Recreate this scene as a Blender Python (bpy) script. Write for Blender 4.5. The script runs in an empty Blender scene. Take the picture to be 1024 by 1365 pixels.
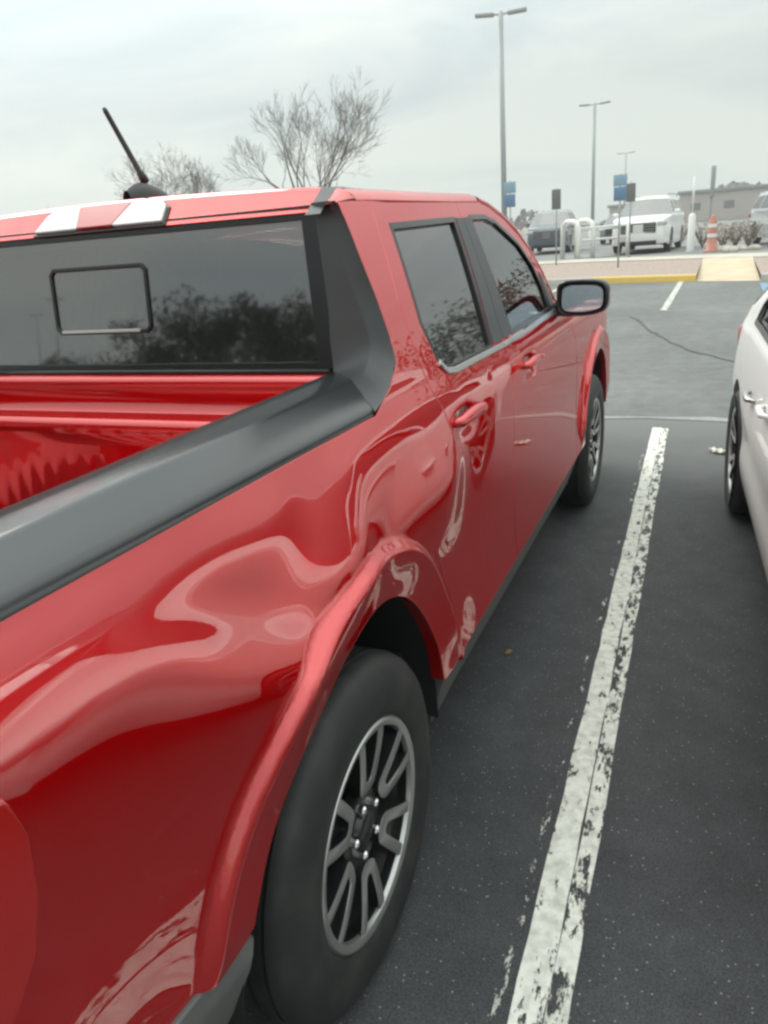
import bpy, math, random
import numpy as np
from mathutils import Vector, Matrix
from mathutils.geometry import delaunay_2d_cdt

SC = bpy.context.scene
COL = SC.collection
R = math.radians
random.seed(7)

# ------------------------------------------------------------------ camera
cd = bpy.data.cameras.new("camera")
cam = bpy.data.objects.new("camera", cd)
COL.objects.link(cam)
SC.camera = cam
YAW, PIT, ROL = -0.42285, 0.34732, -0.07827
fw = Vector((math.sin(YAW) * math.cos(PIT), math.cos(YAW) * math.cos(PIT), -math.sin(PIT)))
rt = Vector((math.cos(YAW), -math.sin(YAW), 0))
up = rt.cross(fw)
r2 = math.cos(ROL) * rt + math.sin(ROL) * up
u2 = -math.sin(ROL) * rt + math.cos(ROL) * up
M = Matrix((r2, u2, -fw)).transposed().to_4x4()
M.translation = Vector((1.4692, -1.1020, 1.5008))
cam.matrix_world = M
cd.sensor_fit = 'HORIZONTAL'
cd.sensor_width = 36.0
cd.lens = 36.0 * 1010.84 / 1024
cd.clip_start = 0.05
cd.clip_end = 5000

# ------------------------------------------------------------------ light
SUN_EL, SUN_AZ = R(42), R(-58)
w = bpy.data.worlds.new("World")
SC.world = w
w.use_nodes = True
nt = w.node_tree
nt.nodes.clear()
N = nt.nodes.new
out = N('ShaderNodeOutputWorld')
bg1 = N('ShaderNodeBackground')
bg2 = N('ShaderNodeBackground')
add = N('ShaderNodeAddShader')
sky = N('ShaderNodeTexSky')
sky.sky_type = 'NISHITA'
sky.sun_disc = False
sky.sun_elevation = SUN_EL
sky.sun_rotation = SUN_AZ
bg1.inputs[1].default_value = 0.012
nt.links.new(sky.outputs[0], bg1.inputs[0])
tc = N('ShaderNodeTexCoord')
mp = N('ShaderNodeMapping')
mp.inputs['Scale'].default_value = (1.2, 1.2, 5.0)
mp.inputs['Rotation'].default_value = (R(6), R(-5), 0)
nz = N('ShaderNodeTexNoise')
nz.inputs['Scale'].default_value = 1.6
nz.inputs['Detail'].default_value = 5
nz.inputs['Roughness'].default_value = 0.55
nz.inputs['Distortion'].default_value = 0.6
rp = N('ShaderNodeValToRGB')
rp.color_ramp.elements[0].position = 0.36
rp.color_ramp.elements[0].color = (0.60, 0.68, 0.68, 1)
rp.color_ramp.elements[1].position = 0.62
rp.color_ramp.elements[1].color = (0.81, 0.85, 0.79, 1)
nt.links.new(tc.outputs['Generated'], mp.inputs[0])
nt.links.new(mp.outputs[0], nz.inputs['Vector'])
nt.links.new(nz.outputs[0], rp.inputs[0])
nt.links.new(rp.outputs[0], bg2.inputs[0])
sx = N('ShaderNodeSeparateXYZ')
nt.links.new(tc.outputs['Generated'], sx.inputs[0])
mr = N('ShaderNodeMapRange')
mr.inputs['From Min'].default_value = 0.15
mr.inputs['From Max'].default_value = 0.95
mr.inputs['To Min'].default_value = 0.87
mr.inputs['To Max'].default_value = 2.9
nt.links.new(sx.outputs[2], mr.inputs[0])
# soft bright patch of cloud where the sun stands behind the overcast
sv = N('ShaderNodeVectorMath'); sv.operation = 'DOT_PRODUCT'
sv.inputs[1].default_value = (math.sin(SUN_AZ) * math.cos(SUN_EL), math.cos(SUN_AZ) * math.cos(SUN_EL), math.sin(SUN_EL))
nt.links.new(tc.outputs['Generated'], sv.inputs[0])
pm = N('ShaderNodeMath'); pm.operation = 'MAXIMUM'; pm.inputs[1].default_value = 0
nt.links.new(sv.outputs['Value'], pm.inputs[0])
pw = N('ShaderNodeMath'); pw.operation = 'POWER'; pw.inputs[1].default_value = 7
nt.links.new(pm.outputs[0], pw.inputs[0])
ml = N('ShaderNodeMath'); ml.operation = 'MULTIPLY_ADD'; ml.inputs[1].default_value = 0.6
nt.links.new(pw.outputs[0], ml.inputs[0])
nt.links.new(mr.outputs[0], ml.inputs[2])
nt.links.new(ml.outputs[0], bg2.inputs[1])
nt.links.new(bg1.outputs[0], add.inputs[0])
nt.links.new(bg2.outputs[0], add.inputs[1])
nt.links.new(add.outputs[0], out.inputs[0])

sl = bpy.data.lights.new("sun", 'SUN')
sl.energy = 1.5
sl.angle = R(25)
sl.color = (1.0, 0.96, 0.9)
so = bpy.data.objects.new("sun", sl)
COL.objects.link(so)
sd = Vector((math.sin(SUN_AZ) * math.cos(SUN_EL), math.cos(SUN_AZ) * math.cos(SUN_EL), math.sin(SUN_EL)))
so.rotation_euler = sd.to_track_quat('Z', 'Y').to_euler()
so.location = (0, 0, 30)
SC.view_settings.view_transform = 'Standard'
SC.view_settings.look = 'None'
SC.view_settings.exposure = 0.0
SC.view_settings.gamma = 1.0
SC.cycles.filter_width = 2.7
SC.cycles.max_bounces = 10
SC.cycles.caustics_reflective = False
SC.cycles.caustics_refractive = False

# ------------------------------------------------------------------ materials
MATS = {}


def mat(name, col=(.5, .5, .5), rough=.5, metal=0., coat=0., coat_ior=1.5, coat_rough=.03, spec=.5, ior=1.5,
        emis=None, noise=None, bump=None, sheen=0, alpha=1):
    m = bpy.data.materials.new(name)
    m.use_nodes = True
    t = m.node_tree
    b = t.nodes['Principled BSDF']
    b.inputs['Base Color'].default_value = (*col, 1)
    b.inputs['Roughness'].default_value = rough
    b.inputs['Metallic'].default_value = metal
    b.inputs['IOR'].default_value = ior
    b.inputs['Specular IOR Level'].default_value = spec
    b.inputs['Coat Weight'].default_value = coat
    b.inputs['Coat IOR'].default_value = coat_ior
    b.inputs['Coat Roughness'].default_value = coat_rough
    if emis:
        b.inputs['Emission Color'].default_value = (*emis[0], 1)
        b.inputs['Emission Strength'].default_value = emis[1]
    tc = t.nodes.new('ShaderNodeTexCoord')
    if noise:                       # (scale, colour2, lo, hi, detail)
        n = t.nodes.new('ShaderNodeTexNoise')
        n.inputs['Scale'].default_value = noise[0]
        n.inputs['Detail'].default_value = noise[4] if len(noise) > 4 else 4
        r = t.nodes.new('ShaderNodeValToRGB')
        r.color_ramp.elements[0].position = noise[2]
        r.color_ramp.elements[0].color = (*col, 1)
        r.color_ramp.elements[1].position = noise[3]
        r.color_ramp.elements[1].color = (*noise[1], 1)
        t.links.new(tc.outputs['Object'], n.inputs['Vector'])
        t.links.new(n.outputs[0], r.inputs[0])
        t.links.new(r.outputs[0], b.inputs['Base Color'])
    if bump:                        # (scale, strength, distance)
        n = t.nodes.new('ShaderNodeTexNoise')
        n.inputs['Scale'].default_value = bump[0]
        n.inputs['Detail'].default_value = 3
        k = t.nodes.new('ShaderNodeBump')
        k.inputs['Strength'].default_value = bump[1]
        k.inputs['Distance'].default_value = bump[2]
        t.links.new(tc.outputs['Object'], n.inputs['Vector'])
        t.links.new(n.outputs[0], k.inputs['Height'])
        t.links.new(k.outputs[0], b.inputs['Normal'])
    MATS[name] = m
    return m


def glass_mat(name, tint, ior, rough=0.0, refl=(1, 1, 1)):
    m = bpy.data.materials.new(name)
    m.use_nodes = True
    t = m.node_tree
    t.nodes.clear()
    o = t.nodes.new('ShaderNodeOutputMaterial')
    mx = t.nodes.new('ShaderNodeMixShader')
    tr = t.nodes.new('ShaderNodeBsdfTransparent')
    gl = t.nodes.new('ShaderNodeBsdfGlossy')
    fr = t.nodes.new('ShaderNodeFresnel')
    tr.inputs[0].default_value = (*tint, 1)
    gl.inputs[0].default_value = (*refl, 1)
    gl.inputs['Roughness'].default_value = rough
    fr.inputs[0].default_value = ior
    t.links.new(fr.outputs[0], mx.inputs[0])
    t.links.new(tr.outputs[0], mx.inputs[1])
    t.links.new(gl.outputs[0], mx.inputs[2])
    t.links.new(mx.outputs[0], o.inputs[0])
    MATS[name] = m
    return m


PAINT = mat("red_paint", (.60, .001, .003), rough=.33, metal=.6, coat=1, coat_ior=2.05, coat_rough=.012, spec=0)
PAINT.node_tree.nodes["Principled BSDF"].inputs["Specular Tint"].default_value = (.9, .03, .03, 1)
WPAINT = mat("white_paint", (.88, .88, .86), rough=.4, coat=.6, coat_ior=1.4, coat_rough=.02)
NPAINT = mat("navy_paint", (.085, .10, .125), rough=.35, metal=.4, coat=1, coat_ior=1.6)
GPAINT = mat("grey_paint", (.16, .17, .18), rough=.35, metal=.5, coat=1, coat_ior=1.6)
BPLAST = mat("black_plastic", (.045, .047, .05), rough=.42, spec=.5, bump=(900, .15, .0004))
CAPM = mat("grained_plastic", (.014, .016, .018), rough=.20, ior=1.65, spec=.5, bump=(1100, .12, .0003))
CLAD = mat("cladding_plastic", (.12, .12, .118), rough=.5, noise=(14, (.14, .135, .125), .4, .7), bump=(900, .15, .0004))
TRIM = mat("gloss_black", (.012, .012, .013), rough=.18)
RUBBER = mat("tyre_rubber", (.020, .020, .021), rough=.58, noise=(14, (.040, .038, .035), .45, .75), bump=(260, .1, .001))
LINER = mat("liner_black", (.012, .012, .012), rough=.8)
ALLOY = mat("machined_alloy", (.46, .46, .45), rough=.33, metal=.8)
DALLOY = mat("black_alloy", (.012, .012, .013), rough=.25)
LUG = mat("lug_chrome", (.8, .8, .8), rough=.15, metal=1)
STEEL = mat("brake_steel", (.18, .17, .16), rough=.5, metal=.8)
CLEARL = mat("clear_lens", (.50, .51, .51), rough=.12, coat=1, coat_ior=1.7)
REDL = mat("red_lens", (.36, .002, .004), rough=.15, coat=1, coat_ior=1.35)
TAILR = mat("tail_lens", (.40, .010, .008), rough=.15, coat=1, coat_ior=1.6)
CHROME = mat("satin_trim", (.55, .55, .54), rough=.3, metal=.9)
MIRR = mat("mirror_silver", (.62, .68, .74), rough=.03, metal=1)
INTER = mat("cabin_dark", (.02, .02, .022), rough=.8)
SEAT = mat("seat_cloth", (.03, .032, .035), rough=.9)
GREY = mat("light_plastic", (.35, .35, .34), rough=.5)
GLASS = glass_mat("tinted_glass", (.10, .11, .11), 2.7, rough=.03)
GLASSF = glass_mat("clear_glass", (.80, .88, .85), 2.3)
GLASSB = glass_mat("rear_glass_tint", (.07, .075, .075), 2.7, rough=.035)
GLASSD = glass_mat("dark_glass", (.03, .033, .033), 1.5)
PVC = mat("white_steel", (.75, .76, .74), rough=.4)
GALV = mat("galvanised", (.34, .36, .36), rough=.5, metal=.4)
BRONZE = mat("pole_paint", (.38, .39, .39), rough=.5)
BARK = mat("bark", (.13, .115, .10), rough=.9, noise=(12, (.22, .2, .18), .4, .7))
BLUE = mat("sign_blue", (.12, .22, .36), rough=.4)
BLUE2 = mat("sign_pale_blue", (.25, .38, .48), rough=.4)
SGREY = mat("sign_grey", (.14, .15, .15), rough=.5)
ORANGE = mat("barrel_orange", (.50, .20, .14), rough=.5)
WREF = mat("reflective_white", (.75, .75, .75), rough=.3)
PAPER = mat("paper_white", (.75, .73, .66), rough=.8)
LEAF = mat("dry_leaf", (.28, .16, .07), rough=.8)
CLAMP = mat("head_lamp_lens", (.45, .47, .48), rough=.08, coat=1)


# ------------------------------------------------------------------ mesh helpers
def tag(o, label=None, cat=None, group=None, kind=None):
    if label: o['label'] = label
    if cat: o['category'] = cat
    if group: o['group'] = group
    if kind: o['kind'] = kind
    return o


def empty(name, loc=(0, 0, 0), rz=0, parent=None):
    o = bpy.data.objects.new(name, None)
    o.empty_display_size = .1
    COL.objects.link(o)
    o.location = loc
    o.rotation_euler = (0, 0, rz)
    if parent: o.parent = parent
    return o


def obj(name, me, m, parent=None):
    o = bpy.data.objects.new(name, me)
    COL.objects.link(o)
    if parent: o.parent = parent
    ms = m if isinstance(m, (list, tuple)) else [m]
    for x in ms:
        if x and x.name not in [k.name for k in me.materials]:
            me.materials.append(x)
    return o


class MB:
    """collects shapes into one mesh"""
    def __init__(s):
        s.v, s.f, s.sm, s.mi, s.cur = [], [], [], [], 0

    def add(s, vs, fs, smooth=False):
        b = len(s.v)
        s.v += [tuple(map(float, p)) for p in vs]
        for f in fs:
            s.f.append([b + i for i in f])
            s.sm.append(smooth)
            s.mi.append(s.cur)

    def box(s, c, d, rz=0, bev=0.0, ry=0, rx=0):
        hx, hy, hz = d[0] / 2, d[1] / 2, d[2] / 2
        rot = Matrix.Rotation(rz, 3, 'Z') @ Matrix.Rotation(ry, 3, 'Y') @ Matrix.Rotation(rx, 3, 'X')
        c = Vector(c)
        if bev <= 0:
            vs = [c + rot @ Vector((x * hx, y * hy, z * hz)) for x in (-1, 1) for y in (-1, 1) for z in (-1, 1)]
            fs = [(0, 1, 3, 2), (4, 6, 7, 5), (0, 4, 5, 1), (2, 3, 7, 6), (0, 2, 6, 4), (1, 5, 7, 3)]
            s.add(vs, fs)
            return
        b = min(bev, hx * .9, hy * .9, hz * .9)
        rings = []
        k = 4
        pts = []
        for cx, cy, a0 in ((1, 1, 0), (-1, 1, 90), (-1, -1, 180), (1, -1, 270)):
            for i in range(k + 1):
                a = R(a0 + 90 * i / k)
                pts.append((cx * (hx - b), cy * (hy - b), math.cos(a), math.sin(a)))
        lv = [(-hz, 0), (-hz + b * .3, .7), (-hz + b, 1), (hz - b, 1), (hz - b * .3, .7), (hz, 0)]
        vs, fs = [], []
        n = len(pts)
        for z, t in lv:
            for px, py, ca, sa in pts:
                vs.append(c + rot @ Vector((px + b * t * ca, py + b * t * sa, z)))
        for l in range(len(lv) - 1):
            for i in range(n):
                j = (i + 1) % n
                fs.append((l * n + i, l * n + j, (l + 1) * n + j, (l + 1) * n + i))
        fs.append(tuple(range(n - 1, -1, -1)))
        fs.append(tuple(range((len(lv) - 1) * n, len(lv) * n)))
        s.add(vs, fs, True)

    def tube(s, pts, rad, n=10, cap=True):
        pts = [Vector(p) for p in pts]
        rad = rad if isinstance(rad, (list, tuple)) else [rad] * len(pts)
        vs, fs = [], []
        prev = None
        for i, p in enumerate(pts):
            d = (pts[min(i + 1, len(pts) - 1)] - pts[max(i - 1, 0)]).normalized()
            if prev is None:
                a = d.orthogonal().normalized()
            else:
                a = (prev - d * prev.dot(d)).normalized()
            prev = a
            b = d.cross(a)
            for k in range(n):
                t = 2 * math.pi * k / n
                vs.append(p + rad[i] * (math.cos(t) * a + math.sin(t) * b))
        for i in range(len(pts) - 1):
            for k in range(n):
                j = (k + 1) % n
                fs.append((i * n + k, i * n + j, (i + 1) * n + j, (i + 1) * n + k))
        if cap:
            fs.append(tuple(range(n - 1, -1, -1)))
            fs.append(tuple(range((len(pts) - 1) * n, len(pts) * n)))
        s.add(vs, fs, True)

    def lathe(s, prof, n=48, axis='X', c=(0, 0, 0), smooth=True):
        """prof: list of (axial, radius)"""
        vs, fs = [], []
        for a, r in prof:
            for k in range(n):
                t = 2 * math.pi * k / n
                if axis == 'X':
                    p = (a, r * math.cos(t), r * math.sin(t))
                elif axis == 'Z':
                    p = (r * math.cos(t), r * math.sin(t), a)
                else:
                    p = (r * math.sin(t), a, r * math.cos(t))
                vs.append((p[0] + c[0], p[1] + c[1], p[2] + c[2]))
        for i in range(len(prof) - 1):
            for k in range(n):
                j = (k + 1) % n
                fs.append((i * n + k, i * n + j, (i + 1) * n + j, (i + 1) * n + k))
        s.add(vs, fs, smooth)

    def grid(s, P, smooth=True):
        """P: 2D list of points"""
        h, w_ = len(P), len(P[0])
        s.add([p for row in P for p in row],
              [(i * w_ + j, i * w_ + j + 1, (i + 1) * w_ + j + 1, (i + 1) * w_ + j) for i in range(h - 1) for j in range(w_ - 1)],
              smooth)

    def build(s, name, m, parent=None, fix=True, sharp=None):
        me = bpy.data.meshes.new(name)
        me.from_pydata(s.v, [], s.f)
        for p, sm, mi in zip(me.polygons, s.sm, s.mi):
            p.use_smooth = sm
            p.material_index = mi
        if fix:
            import bmesh
            bm = bmesh.new()
            bm.from_mesh(me)
            bmesh.ops.recalc_face_normals(bm, faces=bm.faces)
            bm.to_mesh(me)
            bm.free()
        if sharp:
            me.set_sharp_from_angle(angle=R(sharp))
        o = bpy.data.objects.new(name, me)
        COL.objects.link(o)
        if parent: o.parent = parent
        for x in (m if isinstance(m, (list, tuple)) else [m]):
            me.materials.append(x)
        return o


def resample(poly, h, closed=True):
    out = []
    n = len(poly)
    for i in range(n if closed else n - 1):
        a = np.array(poly[i], float)
        b = np.array(poly[(i + 1) % n], float)
        k = max(1, int(math.ceil(np.linalg.norm(b - a) / h)))
        for j in range(k):
            out.append(a + (b - a) * j / k)
    if not closed: out.append(np.array(poly[-1], float))
    return np.array(out)


def smooth_poly(poly, it=2, keep=()):
    """Chaikin corner rounding of a closed polygon"""
    P = [np.array(p, float) for p in poly]
    for _ in range(it):
        Q = []
        n = len(P)
        for i in range(n):
            a, b = P[i], P[(i + 1) % n]
            Q += [a * .78 + b * .22, a * .22 + b * .78]
        P = Q
    return np.array(P)


def inside(poly, pts):
    x, y = pts[:, 0], pts[:, 1]
    c = np.zeros(len(pts), bool)
    n = len(poly)
    j = n - 1
    for i in range(n):
        xi, yi = poly[i]
        xj, yj = poly[j]
        if yi != yj:
            m = ((yi > y) != (yj > y)) & (x < (xj - xi) * (y - yi) / (yj - yi) + xi)
            c ^= m
        j = i
    return c


def edge_dist(poly, pts):
    d = np.full(len(pts), 1e9)
    n = len(poly)
    for i in range(n):
        a, b = poly[i], poly[(i + 1) % n]
        ab = b - a
        L = ab @ ab
        if L < 1e-14: continue
        t = np.clip(((pts - a) @ ab) / L, 0, 1)
        q = a + t[:, None] * ab
        d = np.minimum(d, np.hypot(*(pts - q).T))
    return d


def offset_poly(poly, d):
    """positive d = inwards for either winding"""
    P = np.array(poly, float)
    area = 0.5 * np.sum(P[:, 0] * np.roll(P[:, 1], -1) - np.roll(P[:, 0], -1) * P[:, 1])
    s = 1 if area > 0 else -1
    n = len(P)
    out = []
    for i in range(n):
        a, b, c = P[i - 1], P[i], P[(i + 1) % n]
        e1 = (b - a) / (np.linalg.norm(b - a) + 1e-12)
        e2 = (c - b) / (np.linalg.norm(c - b) + 1e-12)
        n1 = np.array([-e1[1], e1[0]]) * s
        n2 = np.array([-e2[1], e2[0]]) * s
        m = n1 + n2
        k = max(.35, (m @ m) / 2)
        out.append(b + m / k * d)
    return np.array(out)


def panel(name, outline, surf, m, parent=None, holes=(), h=.02, thick=.02, off=0., flip=False, custom=True, rnd=0.0, extra=None):
    """sheet bounded by a 2D outline, laid on surf(u,v)->(x,y,z), with turned-in edges"""
    loops = [resample(outline, h * .8)] + [resample(k, h * .8) for k in holes]
    O = loops[0]
    lo, hi = O.min(0), O.max(0)
    gx = np.arange(lo[0] + h / 2, hi[0], h)
    gy = np.arange(lo[1] + h / 2, hi[1], h)
    G = np.array([(a, b) for i, b in enumerate(gy) for a in (gx + (h / 2 if i % 2 else 0))]) if len(gx) and len(gy) else np.zeros((0, 2))
    if len(G):
        k = inside(O, G)
        for L in loops[1:]: k &= ~inside(L, G)
        G = G[k]
        dd = np.full(len(G), 1e9)
        for L in loops: dd = np.minimum(dd, edge_dist(L, G))
        G = G[dd > h * .5]
        if extra is not None:
            X_ = np.array(extra)
            kk = inside(O, X_)
            for L in loops[1:]: kk &= ~inside(L, X_)
            X_ = X_[kk]
            dd = np.full(len(X_), 1e9)
            for L in loops: dd = np.minimum(dd, edge_dist(L, X_))
            X_ = X_[dd > .003]
            keep = np.ones(len(G), bool)
            for c0 in range(0, len(G), 500):
                D = np.hypot(G[c0:c0 + 500, None, 0] - X_[None, :, 0], G[c0:c0 + 500, None, 1] - X_[None, :, 1]).min(1)
                keep[c0:c0 + 500] = D > h * .55
            G = np.vstack([G[keep], X_])
    V = [Vector(p) for L in loops for p in L] + [Vector(p) for p in G]
    E, b = [], 0
    for L in loops:
        E += [(b + i, b + (i + 1) % len(L)) for i in range(len(L))]
        b += len(L)
    vo, eo, fo, ov, oe, of = delaunay_2d_cdt(V, E, [], 0, 1e-6)
    U = np.array([(p.x, p.y) for p in vo])
    F = np.array([f for f in fo if len(f) == 3])
    C = U[F].mean(1)
    k = inside(O, C)
    for L in loops[1:]: k &= ~inside(L, C)
    F = F[k]
    P = np.array(surf(U[:, 0], U[:, 1])).T
    e = .003
    Pu = (np.array(surf(U[:, 0] + e, U[:, 1])).T - np.array(surf(U[:, 0] - e, U[:, 1])).T)
    Pv = (np.array(surf(U[:, 0], U[:, 1] + e)).T - np.array(surf(U[:, 0], U[:, 1] - e)).T)
    Nn = np.cross(Pu, Pv)
    if flip: Nn = -Nn
    Nn /= np.linalg.norm(Nn, axis=1)[:, None] + 1e-12
    P = P + Nn * off
    # orientation
    a, b_, c = P[F[:, 0]], P[F[:, 1]], P[F[:, 2]]
    fn = np.cross(b_ - a, c - a)
    s = np.einsum('ij,ij->i', fn, Nn[F[:, 0]]) < 0
    F[s] = F[s][:, ::-1]
    # boundary edges
    from collections import Counter
    cnt = Counter()
    for f in F:
        for i in range(3): cnt[(f[i], f[(i + 1) % 3])] += 1
    bnd = [(x, y) for (x, y) in cnt if (y, x) not in cnt]
    vs = [tuple(p) for p in P]
    ns = [tuple(n) for n in Nn]
    fs = [tuple(int(i) for i in f) for f in F]
    if thick > 0:
        acc = {}
        for x, y in bnd:
            t = P[y] - P[x]
            o = np.cross(t, Nn[x])
            o /= np.linalg.norm(o) + 1e-12
            acc[x] = acc.get(x, 0) + o
            acc[y] = acc.get(y, 0) + o
        ida, idb, idc = {}, {}, {}
        r = rnd if rnd else min(.003, thick * .3)
        for i, o in acc.items():
            o = o / (np.linalg.norm(o) + 1e-12)
            nn = Nn[i]
            ida[i] = len(vs); vs.append(tuple(P[i])); ns.append(tuple(nn))
            mid = (nn + o); mid /= np.linalg.norm(mid)
            idb[i] = len(vs); vs.append(tuple(P[i] + o * r - nn * r)); ns.append(tuple(o))
            idc[i] = len(vs); vs.append(tuple(P[i] + o * r * .3 - nn * thick)); ns.append(tuple(o))
        for x, y in bnd:
            fs.append((ida[y], ida[x], idb[x], idb[y]))
            fs.append((idb[y], idb[x], idc[x], idc[y]))
    me = bpy.data.meshes.new(name)
    me.from_pydata(vs, [], fs)
    for p in me.polygons: p.use_smooth = True
    if custom:
        me.normals_split_custom_set_from_vertices([Vector(n) for n in ns])
    return obj(name, me, m, parent)


def mirrored(o, parent=None, name=None):
    """a true mirror image of a mesh about x=0 as a mesh of its own"""
    me = o.data
    mats = list(me.materials)
    m2 = bpy.data.meshes.new(me.name)
    vs = [(-v.co.x, v.co.y, v.co.z) for v in me.vertices]
    fs = [tuple(reversed(p.vertices)) for p in me.polygons]
    nrm = None
    if me.has_custom_normals:
        nrm = [None] * len(me.vertices)
        cn = me.corner_normals
        for l in me.loops:
            n = cn[l.index].vector
            nrm[l.vertex_index] = Vector((-n.x, n.y, n.z))
        nrm = [n or Vector((1, 0, 0)) for n in nrm]
    m2.from_pydata(vs, [], fs)
    for p, q in zip(m2.polygons, me.polygons):
        p.use_smooth = q.use_smooth
        p.material_index = q.material_index
    if nrm: m2.normals_split_custom_set_from_vertices(nrm)
    for x in mats: m2.materials.append(x)
    o2 = bpy.data.objects.new(name or o.name.split('.')[0], m2)
    COL.objects.link(o2)
    o2.parent = parent if parent is not None else o.parent
    return o2


def copy_tree(o, parent=None):
    c = o.copy()
    COL.objects.link(c)
    c.parent = parent
    for ch in list(o.children): copy_tree(ch, c)
    return c


def gblur(A, s0, s1):
    for ax, s in ((0, s0), (1, s1)):
        if s <= 0: continue
        r = int(math.ceil(3 * s))
        k = np.exp(-.5 * (np.arange(-r, r + 1) / s) ** 2)
        k /= k.sum()
        B = np.pad(A, [(r, r) if a == ax else (0, 0) for a in (0, 1)], mode='edge')
        A = np.apply_along_axis(lambda v: np.convolve(v, k, 'valid'), ax, B)
    return A


def sample(A, y0, z0, h, y, z):
    """bicubic (Catmull-Rom) sampling of A[iy, iz]"""
    fy = np.clip((np.asarray(y, float) - y0) / h, 1.001, A.shape[0] - 3.001)
    fz = np.clip((np.asarray(z, float) - z0) / h, 1.001, A.shape[1] - 3.001)
    iy = fy.astype(int); iz = fz.astype(int)
    ty = fy - iy; tz = fz - iz

    def cr(t):
        return (-.5 * t + t * t - .5 * t ** 3, 1 - 2.5 * t * t + 1.5 * t ** 3, .5 * t + 2 * t * t - 1.5 * t ** 3, -.5 * t * t + .5 * t ** 3)
    # blend with B-spline for smoothness
    def bs(t):
        return ((1 - t) ** 3 / 6, (3 * t ** 3 - 6 * t * t + 4) / 6, (-3 * t ** 3 + 3 * t * t + 3 * t + 1) / 6, t ** 3 / 6)
    wy, wz = bs(ty), bs(tz)
    r = 0
    for a in range(4):
        for b in range(4):
            r = r + wy[a] * wz[b] * A[iy - 1 + a, iz - 1 + b]
    return r

# ================================================================== the red pickup
TY0, TZ0, TH = -1.10, 0.20, 0.01
tys = TY0 + TH * np.arange(530)
tzs = TZ0 + TH * np.arange(150)
WR = 0.362
WY = (0.0, 3.076)

def rin(th):
    c = np.cos(th)
    return .458 + .045 * np.sin(th) ** 2 - .004 * np.clip(-c, 0, 1) - .030 * np.clip(c, 0, 1)


yy, zz = np.meshgrid(tys, tzs, indexing='ij')


def ci(y, pts):
    """smooth curve through control points"""
    v = np.interp(tys, [p[0] for p in pts], [p[1] for p in pts])
    v = gblur(v[:, None], 3.0, 0)[:, 0]
    return v[:, None] * np.ones_like(zz)


def sg(d, w_=.007): return 1 / (1 + np.exp(-np.clip(d / w_, -40, 40)))


# curves that bound the creases and sky-reflection lobes shaped into the bed side (height along the length)
U = ci(yy, [(-1.1, 1.140), (-.6, 1.142), (-.4, 1.122), (-.2, 1.118), (0, 1.118), (.1, 1.122), (.3, 1.130), (.5, 1.132), (.8, 1.112), (4.2, 1.10)])
T2 = ci(yy, [(-1.1, 1.100), (-.6, 1.108), (-.5, 1.102), (-.42, 1.088), (-.36, 1.06), (-.30, 1.022), (-.2, .965), (-.1, .92), (0, .88)])
B2 = ci(yy, [(-1.1, 1.078), (-.6, 1.086), (-.5, 1.072), (-.44, 1.02), (-.38, .955), (-.30, .915), (-.2, .885), (-.1, .87), (0, .87)])
T3 = ci(yy, [(0, .90), (.10, .965), (.15, 1.005), (.2, 1.045), (.3, 1.086), (.4, 1.106), (.5, 1.118), (.6, 1.12)])
B3 = ci(yy, [(0, .90), (.12, .945), (.2, .955), (.3, .965), (.5, .955), (.6, .95)])
blob = sg(1 - np.hypot((yy + .075) / .105, (zz - 1.065) / .078), .10)
up_m = sg(zz - U)
b2 = sg(T2 - zz) * sg(zz - B2) * sg(-.10 - yy, .02)
b3 = sg(T3 - zz, .006) * sg(zz - B3, .010) * sg(yy - .11, .015) * sg(.64 - yy, .035)
pk = 1 - (1 - up_m) * (1 - b2) * (1 - blob)
jt = int(round((1.19 - TZ0) / TH))
X0 = np.interp(tys, [-1.1, .2, .6, 4.2], [.862, .862, .868, .868])
X0 = gblur(X0[:, None], 6, 0)[:, 0]
base = np.interp(tzs, [.4, .5, .6, .75, .95, 1.03, 1.06, 1.10, 1.14, 1.19], [10, 4, 1, -1, 0, 1, 3, 10, 19, 23])[None, :] + 0 * yy
# plain integration gives the doors and the fender ...
rearm = sg(-.50 - yy, .022)
pk_r = 1 - (1 - sg(zz - 1.140)) * (1 - sg(1.104 - zz, .004) * sg(zz - 1.080, .004))
base_r = 29 * pk_r + (1 - pk_r) * np.where(zz > 1.06, 4, np.interp(zz, [.5, .6, .9, 1.05], [-6, -5, -3, -1]))
base_r = gblur(base_r, 0, .45)
base = base * (1 - rearm) + base_r * rearm
tb = np.tan(np.radians(base))
XB = np.zeros((len(tys), len(tzs)))
XB[:, jt:] = X0[:, None] - .30 * (tzs[None, jt:] - 1.19) - .15 * (tzs[None, jt:] - 1.19) ** 2
for j in range(jt - 1, -1, -1):
    XB[:, j] = XB[:, j + 1] + TH * .5 * (tb[:, j] + tb[:, j + 1])
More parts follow.
